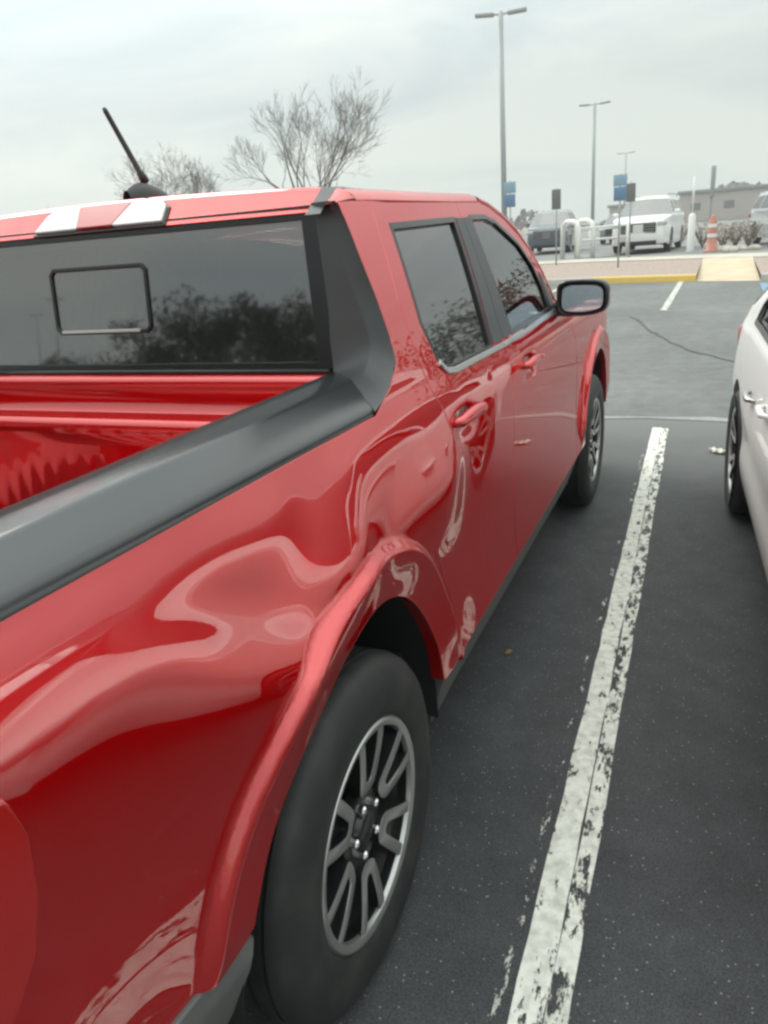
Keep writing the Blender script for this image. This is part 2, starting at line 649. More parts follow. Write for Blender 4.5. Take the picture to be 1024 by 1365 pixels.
# ... and the bed side is the smoothest skin whose lean stays within the range set by those creases and reflection lobes
NY = int(round((1.0 - TY0) / TH))
lo = np.where(pk > .5, 29., -4.)[:NY]
hi = np.where(pk > .5, 36., 11.)[:NY]
m3 = (b3 > .5)[:NY] & ~(pk > .5)[:NY]
lo[m3] = 13; hi[m3] = 27
low_ = (zz[:NY] < .86)
lo[low_] = -9; hi[low_] = 2
low2 = (zz[:NY] < B2[:NY] - .006) & (yy[:NY] < -.38)
lo[low2] = -9; hi[low2] = 1
dr_ = np.clip((tys[:NY] - .60) / .12, 0, 1)[:, None] * np.ones((1, len(tzs)))
dr_ = np.maximum(dr_, np.clip((-.50 - tys[:NY]) / .10, 0, 1)[:, None])
wt = np.where(np.abs(pk - .5)[:NY] < .22, .15, 1.0)
wt = np.where(zz[:NY] < .60, .5, wt)
ra_ = np.hypot(yy[:NY], zz[:NY] - .36) - rin(np.arctan2(zz[:NY] - .36, yy[:NY]))
m4 = ra_ < .095
lo[m4] = -9; hi[m4] = 3
lo = np.tan(np.radians(lo)); hi = np.tan(np.radians(hi))
fixed = np.zeros((NY, len(tzs)), bool)
fixed[:, jt:] = True
soft = np.clip((.80 - zz[:NY]) / .2, 0, 1) * .0006 + .00002 + dr_ * .02
Xr = XB[:NY].copy()
MU, LAM = 2.8, .15


def AX(x):
    x = np.where(fixed, 0, x)
    g = np.zeros_like(x)
    dz = (x[:, 1:] - x[:, :-1]) * w_z
    g[:, 1:] += dz; g[:, :-1] -= dz
    dy = (x[1:] - x[:-1]) * LAM
    g[1:] += dy; g[:-1] -= dy
    l = np.zeros_like(x)
    l[:, 1:-1] += x[:, 2:] - 2 * x[:, 1:-1] + x[:, :-2]
    l[1:-1] += x[2:] - 2 * x[1:-1] + x[:-2]
    l *= MU
    g[:, 2:] += l[:, 1:-1]; g[:, 1:-1] -= 2 * l[:, 1:-1]; g[:, :-2] += l[:, 1:-1]
    g[2:] += l[1:-1]; g[1:-1] -= 2 * l[1:-1]; g[:-2] += l[1:-1]
    g += soft * x
    return np.where(fixed, 0, g)


w_z = (wt[:, 1:] + wt[:, :-1]) / 2
dr2 = (dr_[:, 1:] + dr_[:, :-1]) / 2
lo2 = (lo[:, 1:] + lo[:, :-1]) / 2; hi2 = (hi[:, 1:] + hi[:, :-1]) / 2
for outer_ in range(9):
    s_cur = -(Xr[:, 1:] - Xr[:, :-1]) / TH
    tgt_ = np.clip(s_cur, lo2, hi2)
    sb = -(XB[:NY, 1:] - XB[:NY, :-1]) / TH
    tgt_ = tgt_ * (1 - dr2) + sb * dr2
    # residual form : solve A d = -grad(Xr)
    xf = Xr
    g = np.zeros_like(xf)
    dz = ((xf[:, 1:] - xf[:, :-1]) + tgt_ * TH) * w_z
    g[:, 1:] += dz; g[:, :-1] -= dz
    dy = (xf[1:] - xf[:-1]) * LAM
    g[1:] += dy; g[:-1] -= dy
    l = np.zeros_like(xf)
    l[:, 1:-1] += xf[:, 2:] - 2 * xf[:, 1:-1] + xf[:, :-2]
    l[1:-1] += xf[2:] - 2 * xf[1:-1] + xf[:-2]
    l *= MU
    g[:, 2:] += l[:, 1:-1]; g[:, 1:-1] -= 2 * l[:, 1:-1]; g[:, :-2] += l[:, 1:-1]
    g[2:] += l[1:-1]; g[1:-1] -= 2 * l[1:-1]; g[:-2] += l[1:-1]
    g += soft * (xf - XB[:NY])
    b_ = -np.where(fixed, 0, g)
    d = np.zeros_like(b_); r = b_.copy(); p = r.copy(); rs = (r * r).sum()
    for it in range(110):
        Ap = AX(p); al = rs / ((p * Ap).sum() + 1e-30)
        d += al * p; r -= al * Ap; rn = (r * r).sum()
        if rn < 1e-16: break
        p = r + rn / rs * p; rs = rn
    Xr = Xr + d
XS = XB.copy()
XS[:NY] = Xr
XS -= .10 * np.clip((yy - 3.25) / .7, 0, 1.3) ** 2.2 + .03 * np.clip((-.7 - yy) / .35, 0, 1) ** 2
XS = gblur(XS, .8, .5)


def flare(y, z):
    o = 0
    for yc in WY:
        dy, dz = y - yc, z - .36
        r = np.hypot(dy, dz)
        th = np.arctan2(dz, dy)
        t = (r - rin(th)) / .145
        up_ = np.clip(t / .64, 0, 1)
        up_ = .45 + .55 * up_
        dn = np.clip((t - .64) / .19, 0, 1)
        dn = 1 - dn * dn * (3 - 2 * dn)
        fade = np.clip((z - .44) / .16, 0, 1)
        fade = fade * fade * (3 - 2 * fade)
        o = o + .024 * np.where(t < 1.2, up_ * dn, 0) * fade
    return o


for yh, zh in ((.70, 1.045), (1.45, 1.055)):          # scoops behind the door handles
    XS -= .013 * np.exp(-(((yy - yh) / .075) ** 4) - ((zz - zh) / .036) ** 4)
    XS -= .0
XS += flare(yy, zz) * 0
XSf = XS


def Xs(y, z):
    return sample(XSf, TY0, TZ0, TH, y, z) + flare(np.asarray(y, float), np.asarray(z, float))


def side(y, z):
    y = np.asarray(y, float); z = np.asarray(z, float)
    return Xs(y, z), y, z


def arch(yc, a0, a1, dr=0., n=40):
    A = np.radians(np.linspace(a0, a1, n))
    return [(yc + (rin(a) + dr) * math.cos(a), .36 + (rin(a) + dr) * math.sin(a)) for a in A]


def arc_pts(yc):
    out_ = []
    for t_ in (.08, .2, .35, .48, .56, .62, .67, .72, .77, .82, .87, .93, 1.0):
        for a in np.radians(np.arange(-20, 201, 1.1)):
            r_ = rin(a) + t_ * .145
            out_.append((yc + r_ * math.cos(a), .36 + r_ * math.sin(a)))
    return out_


truck = tag(empty("pickup_truck"), "glossy red crew-cab pickup truck with open bed, left of the white line", "pickup truck")
T = truck
sides = []      # panels to mirror

SEAM = [(.602, 1.5795), (.595, 1.554), (.578, 1.51), (.532, 1.365), (.520, 1.25), (.530, 1.162), (.566, 1.085), (.592, 1.02), (.594, .95), (.575, .87)]
arc_s = [(y, z) for y, z in arch(0, 62, 8, .142, 14)]
arc_s = [(y, z) for y, z in arc_s if z < .84]
SEAML = SEAM + arc_s + [(.578, .46)]
TROUT = [(.412, 1.575), (.424, 1.541), (.417, 1.454), (.416, 1.377), (.411, 1.299), (.387, 1.239), (.321, 1.205), (.231, 1.188)]

# --- body side : bed wall + rear pillar in one pressing
bs = [(-.99, 1.190)] + [(y + ((.014 if z > 1.2 else .0) + (.018 if z > 1.55 else 0)), z - (.016 if z < 1.2 else 0)) for y, z in TROUT[::-1]] + [(.50, 1.578)] + [(y - .003, z) for y, z in SEAML]
bs += [(.48, .46)] + arch(0, 14, 155, 0, 60)
bs += [(-.44, .548), (-.70, .56), (-.99, .57), (-.99, .80), (-.80, .815), (-.775, .83), (-.745, .87), (-.728, .93), (-.722, 1.0), (-.735, 1.05), (-.78, 1.068), (-.99, 1.075)]
sides.append(panel("body_side", bs, side, PAINT, T, h=.0085, thick=.035, extra=arc_pts(0)))

# --- doors
RW = [(.662, 1.522), (1.157, 1.532), (1.075, 1.176), (.72, 1.182), (.672, 1.188), (.637, 1.213), (.612, 1.305)]
FW = [(1.331, 1.537), (1.50, 1.537), (1.60, 1.520), (1.804, 1.44), (1.90, 1.36), (1.94, 1.28), (1.95, 1.188), (1.331, 1.186)]
BP0, BP1 = (1.245, 1.575), (1.245, 1.16)


def doorpanel(name, outline, win):
    w2 = offset_poly(win, -.006)
    d = panel(name, outline, side, PAINT, T, holes=[w2], h=.012, thick=.03)
    return d


rdoor = [(y + .0045, z) for y, z in SEAML[::-1]] + [(.70, 1.5765), (1.0, 1.579), (1.24, 1.581), (1.205, 1.18), (1.20, .9), (1.20, .46)]
fdoor = [(1.207, .46), (1.207, .9), (1.211, 1.18), (1.247, 1.581), (1.50, 1.583), (1.60, 1.566), (1.73, 1.525), (1.85, 1.47), (1.95, 1.40), (2.03, 1.31), (2.09, 1.20), (2.20, 1.12), (2.35, 1.02), (2.40, .9), (2.41, .46)]
rd = doorpanel("rear_door", rdoor, RW)
fd = doorpanel("front_door", fdoor, FW)
sides += [rd, fd]


def on_side(name, poly, m, parent, off, thick=.006, holes=(), h=.02):
    return panel(name, poly, side, m, parent, holes=holes, h=h, thick=thick, off=off)


kids = []
for dr, win, gm in ((rd, RW, GLASS), (fd, FW, GLASSF)):
    w_out = offset_poly(win, -.008)
    w_in = offset_poly(win, .005)
    kids.append((dr, on_side("window_trim", w_out, TRIM, dr, .001, .012, holes=[w_in], h=.012)))
    kids.append((dr, on_side("window_glass", offset_poly(win, .002), gm, dr, -.008, 0)))
# bright moulding under the glass
kids.append((rd, on_side("belt_moulding", [(.628, 1.203), (.665, 1.176), (.72, 1.168), (1.203, 1.160), (1.203, 1.171), (.72, 1.179), (.668, 1.187), (.638, 1.212)], CHROME, rd, .006, .008, h=.01)))
kids.append((fd, on_side("belt_moulding", [(1.211, 1.160), (2.04, 1.166), (2.03, 1.180), (1.211, 1.171)], CHROME, fd, .006, .008, h=.01)))
# pillar covers
kids.append((rd, on_side("pillar_cover", [(1.095, 1.182), (1.206, 1.182), (1.241, 1.535), (1.176, 1.536)], BPLAST, rd, .003, .006)))
kids.append((fd, on_side("pillar_cover", [(1.212, 1.182), (1.320, 1.182), (1.318, 1.538), (1.247, 1.535)], BPLAST, fd, .003, .006)))
# mirror sail
kids.append((fd, on_side("mirror_sail", [(1.965, 1.182), (2.05, 1.182), (2.03, 1.24), (1.985, 1.32), (1.958, 1.33)], TRIM, fd, .003, .006)))


# black backing strips added behind the shut lines to darken the gaps
def back_strip(parent, line):
    a = [(y - .013, z) for y, z in line] + [(y + .013, z) for y, z in line[::-1]]
    return (parent, panel("seam_backing", a, side, LINER, parent, h=.012, thick=0, off=-.011))


kids.append(back_strip(rd, SEAML))
kids.append(back_strip(fd, [(1.245, 1.575), (1.209, 1.18), (1.204, .9), (1.204, .47)]))
kids.append(back_strip(fd, [(2.20, 1.12), (2.354, 1.02), (2.408, .9), (2.413, .47)]))


# handles
def handle(dr, y0, y1, z):
    m = MB()
    P = []
    for i in range(13):
        t = i / 12
        y = y0 + (y1 - y0) * t
        o = .030 * math.sin(math.pi * min(1, max(0, t * 1.0))) ** .35 if 0 < t < 1 else -.004
        P.append((float(Xs(y, z)) + (.016 if abs(y - (y0 + y1) / 2) < .07 else .0) * 0 + o, y, z + .004 * math.sin(math.pi * t)))
    pts = [Vector(p) for p in P]
    for dz in (0,):
        m.tube(pts, [.009 + .006 * math.sin(math.pi * i / 12) ** .5 for i in range(13)], 12)
    m.v = [(x, y, (zv - z) * 1.15 + z) for x, y, zv in m.v]
    return m.build("handle", PAINT, dr)


kids.append((rd, handle(rd, .615, .825, 1.062)))
kids.append((fd, handle(fd, 1.36, 1.57, 1.070)))

# --- front fender
ff = [(2.416, .46), (2.416, .9), (2.356, 1.022), (2.206, 1.122), (2.14, 1.17), (2.3, 1.165), (2.7, 1.145), (3.2, 1.10), (3.6, 1.04), (3.86, .96), (3.93, .85), (3.93, .50), (3.54, .50)]
ff += arch(3.076, 17, 167, 0, 50)
sides.append(panel("front_fender", ff, side, PAINT, T, h=.014, thick=.035, extra=arc_pts(3.076)))


# --- lower cladding
def lowside(y, z):
    y = np.asarray(y, float); z = np.asarray(z, float)
    t = np.clip((.50 - z) / .25, 0, 1)
    return sample(XSf, TY0, TZ0, TH, y, np.maximum(z, .52)) + .009 - .085 * t, y, z


cl = [(.50, .456), (2.56, .456), (2.56, .275), (.50, .275)]
sides.append(panel("rocker_cladding", cl, lowside, CLAD, T, h=.03, thick=.05, rnd=.008))
cl = [(-.99, .566), (-.70, .556), (-.445, .544)] + arch(0, 158, 172, 0, 6) + [(-.50, .36), (-.99, .36)]
sides.append(panel("bumper_cladding", cl, lowside, CLAD, T, h=.03, thick=.05, rnd=.006))


# --- tail lamp : wraps the corner of the bed
def lampsurf(y, z):
    y = np.asarray(y, float); z = np.asarray(z, float)
    return sample(XSf, TY0, TZ0, TH, y, z) + .006 - .35 * np.clip(-.90 - y, 0, .2) ** 1.5, y, z


tl = [(-1.0, 1.07), (-.78, 1.064), (-.738, 1.046), (-.726, 1.0), (-.732, .93), (-.749, .872), (-.778, .833), (-.80, .82), (-1.0, .805)]
L = panel("tail_lamp", tl, lampsurf, TAILR, T, h=.02, thick=.04, rnd=.006)
sides.append(L)
inner = panel("lamp_insert", [(-.95, 1.0), (-.83, .99), (-.80, .965), (-.795, .92), (-.815, .885), (-.95, .87)], lampsurf, DALLOY, L, h=.02, thick=.01, off=.001)
kids.append((L, inner))

# mirror image everything for the left side
mm = {}
for o in sides: mm[o] = mirrored(o, T)
for p, k in kids: mirrored(k, mm[p])


# --- bed rail caps
def cap_side(sgn):
    m = MB()
    rows = []
    for i in range(41):
        t = i / 40
        y = -1.0 + t * 1.0
        # the front end runs askew: outer edge stops at y=.23, inner at y=.40
        def pt(x, z, yf):
            y_ = -1.0 + t * (yf + 1.0)
            k_ = max(0, x - .76) / .11
            return (sgn * (x - .006 * k_), y_, z + .017 * max(0, .20 - y_) * k_)
        rows.append([pt(.694, 1.170, .392), pt(.696, 1.224, .392), pt(.702, 1.2305, .392), pt(.735, 1.2318, .36), pt(.782, 1.2315, .31), pt(.790, 1.2295, .302),
                     pt(.796, 1.226, .297), pt(.830, 1.2085, .265), pt(.858, 1.1935, .237), pt(.868, 1.187, .230), pt(.8715, 1.181, .225), pt(.870, 1.168, .225)])
    m.grid(rows)
    return m.build("bed_rail_cap", CAPM, T, sharp=50)


for s_ in (1, -1): cap_side(s_)


# --- rear pillar trim (sail panel), right and left
def sail(sgn):
    m = MB()
    inn = [(.655, .452, 1.580), (.656, .450, 1.555), (.668, .440, 1.45), (.678, .430, 1.35), (.690, .416, 1.25), (.695, .405, 1.225)]
    crs = [(.690, .442, 1.580), (.697, .440, 1.545), (.735, .424, 1.45), (.777, .408, 1.345), (.797, .392, 1.275), (.792, .350, 1.236)]
    ot = [(.725, .415, 1.578), (.741, .424, 1.545), (.775, .417, 1.454), (.812, .413, 1.355), (.846, .392, 1.250), (.860, .321, 1.205)]
    inn.append((.704, .386, 1.2285)); crs.append((.788, .300, 1.2285)); ot.append((.8715, .222, 1.183))
    rows = []
    K = 8
    n = 60
    def interp(L, t):
        f = t * (len(L) - 1); i = min(int(f), len(L) - 2); u = f - i
        p0 = np.array(L[max(i - 1, 0)]); p1 = np.array(L[i]); p2 = np.array(L[i + 1]); p3 = np.array(L[min(i + 2, len(L) - 1)])
        return .5 * ((2 * p1) + (-p0 + p2) * u + (2 * p0 - 5 * p1 + 4 * p2 - p3) * u * u + (-p0 + 3 * p1 - 3 * p2 + p3) * u ** 3)
    for i in range(n + 1):
        t = i / n
        a, b, c = interp(inn, t), interp(crs, t), interp(ot, t)
        if i < n * .7: c = np.array([float(Xs(c[1], c[2])) + .0035, c[1] + .003, c[2]])
        r = [a + np.array([0, .03, 0]), a]
        for k in range(1, K): r.append(a + (b - a) * k / K)
        r += [a + (b - a) * .93, b, b + (c - b) * .08]
        for k in range(1, K): r.append(b + (c - b) * (.08 + .92 * k / K))
        r += [c, c + np.array([-.004, .004, 0]), c + np.array([-.02, .004, 0])]
        rows.append([(sgn * p[0], p[1], p[2]) for p in r])
    m.grid(rows)
    return m.build("sail_trim", BPLAST, T, sharp=40)


for s_ in (1, -1): sail(s_)

# --- rear glass with slider
rg = empty("rear_window", (0, 0, 0), parent=T)


def gsurf(x, z):
    x = np.asarray(x, float); z = np.asarray(z, float)
    return x, .418 + .10 * (z - 1.235) + .05 * x * x * 0 + .012 * (1 - (x / .66) ** 2) * -1, z


def gpoly(pts, name, m, off, holes=(), thick=0.0, h=.04):
    return panel(name, pts, gsurf, m, rg, holes=holes, h=h, thick=thick, off=off, flip=False)


gout = [(-.70, 1.215), (.70, 1.215), (.662, 1.575), (-.662, 1.575)]
gpoly(gout, "window_glass", GLASSB, 0)
fr_o = [(-.215, 1.305), (.215, 1.305), (.215, 1.488), (-.215, 1.488)]
fr_o = smooth_poly(fr_o, 3)
fr_o = [(-.082, 1.325), (.195, 1.325), (.208, 1.338), (.208, 1.470), (.195, 1.483), (-.082, 1.483), (-.095, 1.470), (-.095, 1.338)]
fr_i = offset_poly(fr_o, .0055)
gpoly(fr_o, "slider_frame", TRIM, .006, holes=[fr_i], thick=.008, h=.012)
gpoly([(-.075, 1.327), (.175, 1.327), (.175, 1.3325), (-.075, 1.3325)], "slider_glint", CHROME, .008, thick=.004, h=.01)  # bright strip standing in for the highlight on the frame's lower edge
band_o = gout
band_i = [(-.655, 1.247), (.655, 1.247), (.632, 1.548), (-.632, 1.548)]
gpoly(band_o, "window_surround", TRIM, .002, holes=[band_i], thick=.006, h=.03)
# seal above the red ledge
m = MB(); m.tube([(-.69, .395, 1.2305), (.69, .395, 1.2305)], .006, 8); m.build("window_seal", TRIM, rg)


# --- roof, header, centre stop lamp
def zs_(y): return float(np.interp(y, [.40, .6, .9, 1.2, 1.5, 1.60, 1.73, 1.85], [1.578, 1.581, 1.582, 1.583, 1.586, 1.572, 1.535, 1.49]))


m = MB()
rows = []
for i in range(60):
    y = .45 + (1.62 - .45) * i / 59
    zs = zs_(y)
    xs = float(Xs(y, zs)) + .001
    crown = .054 + .010 * math.sin(math.pi * min(1, max(0, (y - .8) / 1.4)))
    half = [(xs - .012, zs - .012), (xs - .001, zs + .001), (xs - .010, zs + .013), (xs - .026, zs + .024), (xs - .036, zs + .027), (xs - .044, zs + .0272), (xs - .052, zs + .030), (xs - .10, zs + .036)]
    for k in range(1, 14):
        x = (xs - .10) * (1 - k / 13)
        half.append((x, zs + .036 + (crown - .036) * (1 - (x / (xs - .10)) ** 2)))
    row = [(x, y, z) for x, z in half] + [(-x, y, z) for x, z in half[::-1][1:]]
    # header drops away toward the rear edge
    if i == 0: row0 = row
    rows.append(row)
first = []
hdr = []
for (x, y, z) in rows[0]:
    first.append((x, y, z))
r0 = [(x, .53 + (y - .45) + .03 * (1 - (x / .73) ** 2) - .03, z) for x, y, z in rows[0]]
rows = [r for r in rows if r[0][1] > .52]
m.grid(rows)
roof = m.build("roof", PAINT, T, sharp=60)


def roofz(x):
    r = rows[0]
    xs_ = [p[0] for p in r][::-1]; zs2 = [p[2] for p in r][::-1]
    return float(np.interp(x, xs_, zs2))


m = MB()
hr = []
y_r = rows[0][0][1]
for f_ in (0, .04, .3, .6, .84, .87, .9, .97, 1):
    row = []
    for k in range(45):
        x = -.656 + 1.312 * k / 44
        yb_, zb_ = float(gsurf(x, 1.560)[1]) - .014, 1.560
        zt = roofz(x)
        y = yb_ + (.505 - yb_) * f_; z = zb_ + (zt - .004 - zb_) * f_
        if f_ == 1: y, z = y_r, zt
        elif f_ == .97: y, z = .512, zt - .001
        elif f_ == .9: y, z = .503, zb_ + (zt - zb_) * .93
        elif f_ == 0: y += .012
        row.append((x, y, z))
    hr.append(row)
m.grid(hr)
m.build("roof_header", PAINT, T, sharp=50)
for s_ in (1, -1):
    zc = lambda x: roofz(x)
    A_ = [(.656, .418, 1.556), (.656, .500, zc(.656) - .006), (.656, .516, zc(.656) + .001), (.656, .60, zc(.656) + .0035)]
    B_ = [(.692, .420, 1.556), (.690, .500, zc(.690) - .006), (.689, .516, zc(.689) + .001), (.688, .60, zc(.688) + .0035)]
    xe = [float(Xs(.425, 1.575)), float(Xs(.50, 1.578)), float(Xs(.52, 1.578))]
    C_ = [(xe[0] - .004, .414, 1.574), (xe[1] - .004, .500, 1.583), (xe[2] - .002, .524, 1.584)]
    m = MB(); m.grid([[(s_ * p[0], p[1], p[2]) for p in A_], [(s_ * p[0], p[1], p[2]) for p in B_]]); m.build("header_joint", BPLAST, T)
    m = MB()
    rws = []
    for k in range(7):
        t = k / 6
        rws.append([tuple(np.array(b_) * (1 - t) + np.array(c_) * t + np.array([0, 0, .007 * math.sin(math.pi * t)])) for b_, c_ in zip(B_[:3], C_)])
    m.grid([[(s_ * p[0], p[1], p[2]) for p in r] for r in rws]); m.build("roof_corner", PAINT, T)

# header face frame for stop lamp
lamp = empty("stop_lamp", (0, 0, 0), parent=T)


def hsurf(x, v):
    """v: 0 glass top .. 1 roof edge, laid on the slanted header"""
    x = np.asarray(x, float); v = np.asarray(v, float)
    r = rows[0]
    zt = np.interp(x, [p[0] for p in r][::-1], [p[2] for p in r][::-1])
    yb_ = gsurf(x, 1.560)[1] - .014
    return x, yb_ + (.505 - yb_) * v, 1.560 + (zt - .004 - 1.560) * v


def hp(name, pts, mt, off, thick, par):
    return panel(name, [(a + .07, b) for a, b in pts], lambda x, z: hsurf(x, z), mt, par, h=.02, thick=thick, off=off, rnd=.003)


hp("red_lens", [(-.045, .10), (.062, .10), (.088, .80), (-.072, .80)], REDL, .013, .014, lamp)
hp("clear_lens", [(-.180, .10), (-.048, .10), (-.075, .80), (-.150, .80), (-.170, .6)], CLEARL, .012, .014, lamp)
hp("clear_lens", [(.065, .10), (.205, .10), (.195, .6), (.172, .80), (.091, .80)], CLEARL, .012, .014, lamp)
hp("lamp_bezel", [(-.188, .03), (.213, .03), (.202, .62), (.176, .83), (-.154, .83), (-.177, .62)], TRIM, .005, .006, lamp)

# antenna
ant = empty("antenna", (0, 0, 0), parent=T)
m = MB()
rows = []
for i in range(14):
    t = i / 13
    y = .655 + .19 * t
    hgt = .052 * (math.sin(math.pi * min(1, (t + .08) / 1.1)) ** .6) * (1.15 - .6 * t) + .0015
    wd = .030 * (math.sin(math.pi * min(1, max(.04, t * .92 + .06))) ** .5)
    z0 = 1.640
    rows.append([(wd * math.cos(a), y, z0 + hgt * math.sin(a) ** .8 if math.sin(a) > 0 else z0 - .006) for a in [math.pi * k / 12 for k in range(13)]])
m.grid(rows)
m.build("antenna_base", BPLAST, ant)
m = MB()
b0 = Vector((0, .725, 1.680)); tip = Vector((0, .627, 1.861))
b0 = Vector((0, .742, 1.690))
m.tube([b0, b0 + (tip - b0) * .14, b0 + (tip - b0) * .15, b0 + (tip - b0) * .96, tip], [.013, .010, .0078, .0066, .004], 10)
m.build("antenna_mast", BPLAST, ant)

# --- front wall, floor and walls of the bed
m = MB()
rows = []
prof = [(.418, 1.224), (.396, 1.226), (.380, 1.222), (.372, 1.213), (.374, 1.200), (.392, 1.192), (.396, 1.180), (.396, 1.132), (.390, 1.126), (.368, 1.120), (.356, 1.112), (.352, 1.100), (.356, 1.088), (.372, 1.080), (.377, 1.070), (.378, 1.040), (.378, 1.020)]
n = 240
zz_ = list(np.linspace(1.015, .74, 14))
for (y, z) in prof:
    rows.append([(-.695 + 1.39 * k / n, y, z) for k in range(n + 1)])
for z in zz_:
    a = min(1, (1.015 - z) / .03) * min(1, (z - .735) / .03)
    r = []
    for k in range(n + 1):
        x = -.695 + 1.39 * k / n
        q_ = ((x + .3) / .056) % 1
        rib = .5 - .5 * math.cos(2 * math.pi * q_)
        r.append((x, .378 - .014 * a * rib * .13, z))
    rows.append(r)
m.grid(rows)
m.build("bed_front_wall", PAINT, T)
for s_ in (1, -1):
    m = MB()
    rows = []
    for (x, z) in [(.693, 1.20), (.693, 1.15), (.705, 1.14), (.712, 1.12), (.712, 1.02), (.700, 1.01), (.690, 1.0), (.690, .74)]:
        rows.append([(s_ * x, -.96 + 1.36 * k / 40, z) for k in range(41)])
    m.grid(rows)
    m.build("bed_side_wall", PAINT, T)
    m = MB()      # wheel house in the bed
    rows = []
    for k in range(17):
        a = math.pi * k / 16
        rows.append([(s_ * x, .39 * math.cos(a), .73 + .20 * math.sin(a) ** .7) for x in (.695, .58, .565, .56)] + [(s_ * .56, .39 * math.cos(a), .73)])
    m.grid(rows)
    m.build("wheel_house", PAINT, T)
m = MB()
rows = []
for k in range(241):
    x = -.70 + 1.40 * k / 240
    q_ = ((x) / .10) % 1
    rib = 1 / (1 + math.exp(-(abs(q_ - .5) - .25) * 30))
    rows.append([(x, -.97, .735 + .012 * rib), (x, .38, .735 + .012 * rib)])
m.grid(rows)
m.build("bed_floor", PAINT, T)
# tailgate
tg = empty("tailgate", (0, 0, 0), parent=T)
m = MB(); m.box((0, -1.005, .965), (1.60, .075, .44), bev=.02); m.build("gate_panel", PAINT, tg)
m = MB(); m.box((0, -1.0, 1.198), (1.56, .085, .03), bev=.01); m.build("gate_cap", CAPM, tg)
m = MB(); m.box((0, -1.045, 1.10), (.26, .02, .06), bev=.008); m.build("handle", TRIM, tg)
m = MB(); m.box((0, -1.02, .60), (1.66, .20, .20), bev=.05); m.box((0, -1.0, .42), (1.50, .16, .14), bev=.04)
m.build("rear_bumper", CLAD, T)
m = MB(); m.box((0, -1.047, .90), (.32, .008, .16), bev=.003); m.build("number_plate", WREF, T)

# --- hood, windscreen, nose
m = MB()
rows = []
for i in range(30):
    y = 2.16 + 1.74 * i / 29
    ze = float(np.interp(y, [2.14, 2.3, 2.7, 3.2, 3.6, 3.86, 3.9], [1.17, 1.165, 1.145, 1.10, 1.04, .96, .93]))
    xe = float(Xs(y, ze))
    half = [(xe + .001, ze - .002), (xe - .02, ze + .014), (xe - .06, ze + .022), (xe - .12, ze + .02), (xe - .16, ze + .03), (xe * .5, ze + .045), (0, ze + .05)]
    rows.append([(x, y, z) for x, z in half] + [(-x, y, z) for x, z in half[::-1][1:]])
m.grid(rows)
m.build("hood", PAINT, T)
# pillar line
AP = [(1.50, 1.586), (1.60, 1.572), (1.73, 1.535), (1.85, 1.485), (1.95, 1.412), (2.03, 1.325), (2.09, 1.215), (2.12, 1.17)]
for s_ in (1, -1):
    m = MB()
    rows = []
    for y, z in AP:
        x = float(Xs(y, z))
        rows.append([(s_ * (x - .012), y - .004, z - .012), (s_ * (x + .001), y, z + .002), (s_ * (x - .004), y + .010, z + .012), (s_ * (x - .022), y + .026, z + .020), (s_ * (x - .045), y + .03, z + .018), (s_ * (x - .05), y + .02, z + .004)])
    m.grid(rows)
    m.build("windscreen_pillar", PAINT, T)
m = MB()
rows = []
for i in range(13):
    t = i / 12
    y = float(np.interp(t, np.linspace(0, 1, 8), [a[0] for a in AP])); z = float(np.interp(t, np.linspace(0, 1, 8), [a[1] for a in AP]))
    xe = float(Xs(y, z)) - .04
    rows.append([(xe * u, y + .028 + (.06 + .16 * t) * (1 - u * u), z + .018 + .03 * (1 - u * u) * (1 - t)) for u in np.linspace(-1, 1, 25)])
m.grid(rows)
m.build("windscreen", GLASSF, T)
roofF = MB()
r_in = rows[0]
m = MB()
rows = []
for i in range(6):
    t = i / 5
    rows.append([(p[0], 1.60 + (p[1] - 1.60) * t, (1.60 + .068 * (1 - (p[0] / .70) ** 2)) * (1 - t) + (p[2] + .004) * t) for p in r_in])
m.grid(rows)
m.build("roof_front_edge", PAINT, T)
m = MB()
rows = []
for i in range(25):
    u = -1 + 2 * i / 24
    x = .84 * u
    y = 3.88 + .09 * (1 - abs(u) ** 3)
    rows.append([(x, y - .02, .96), (x, y + .01, .92), (x, y + .03, .80), (x, y + .03, .55), (x, y, .42), (x * .97, y - .10, .28)])
m.grid(rows)
m.build("front_bumper", PAINT, T)
m = MB(); m.box((0, 3.97, .80), (1.10, .07, .20), bev=.03); m.box((0, 3.98, .48), (1.2, .06, .16), bev=.03); m.build("grille", TRIM, T)
for s_ in (1, -1):
    m = MB(); m.box((s_ * .70, 3.92, .82), (.30, .10, .19), bev=.03); m.build("headlight", CLAMP, T)

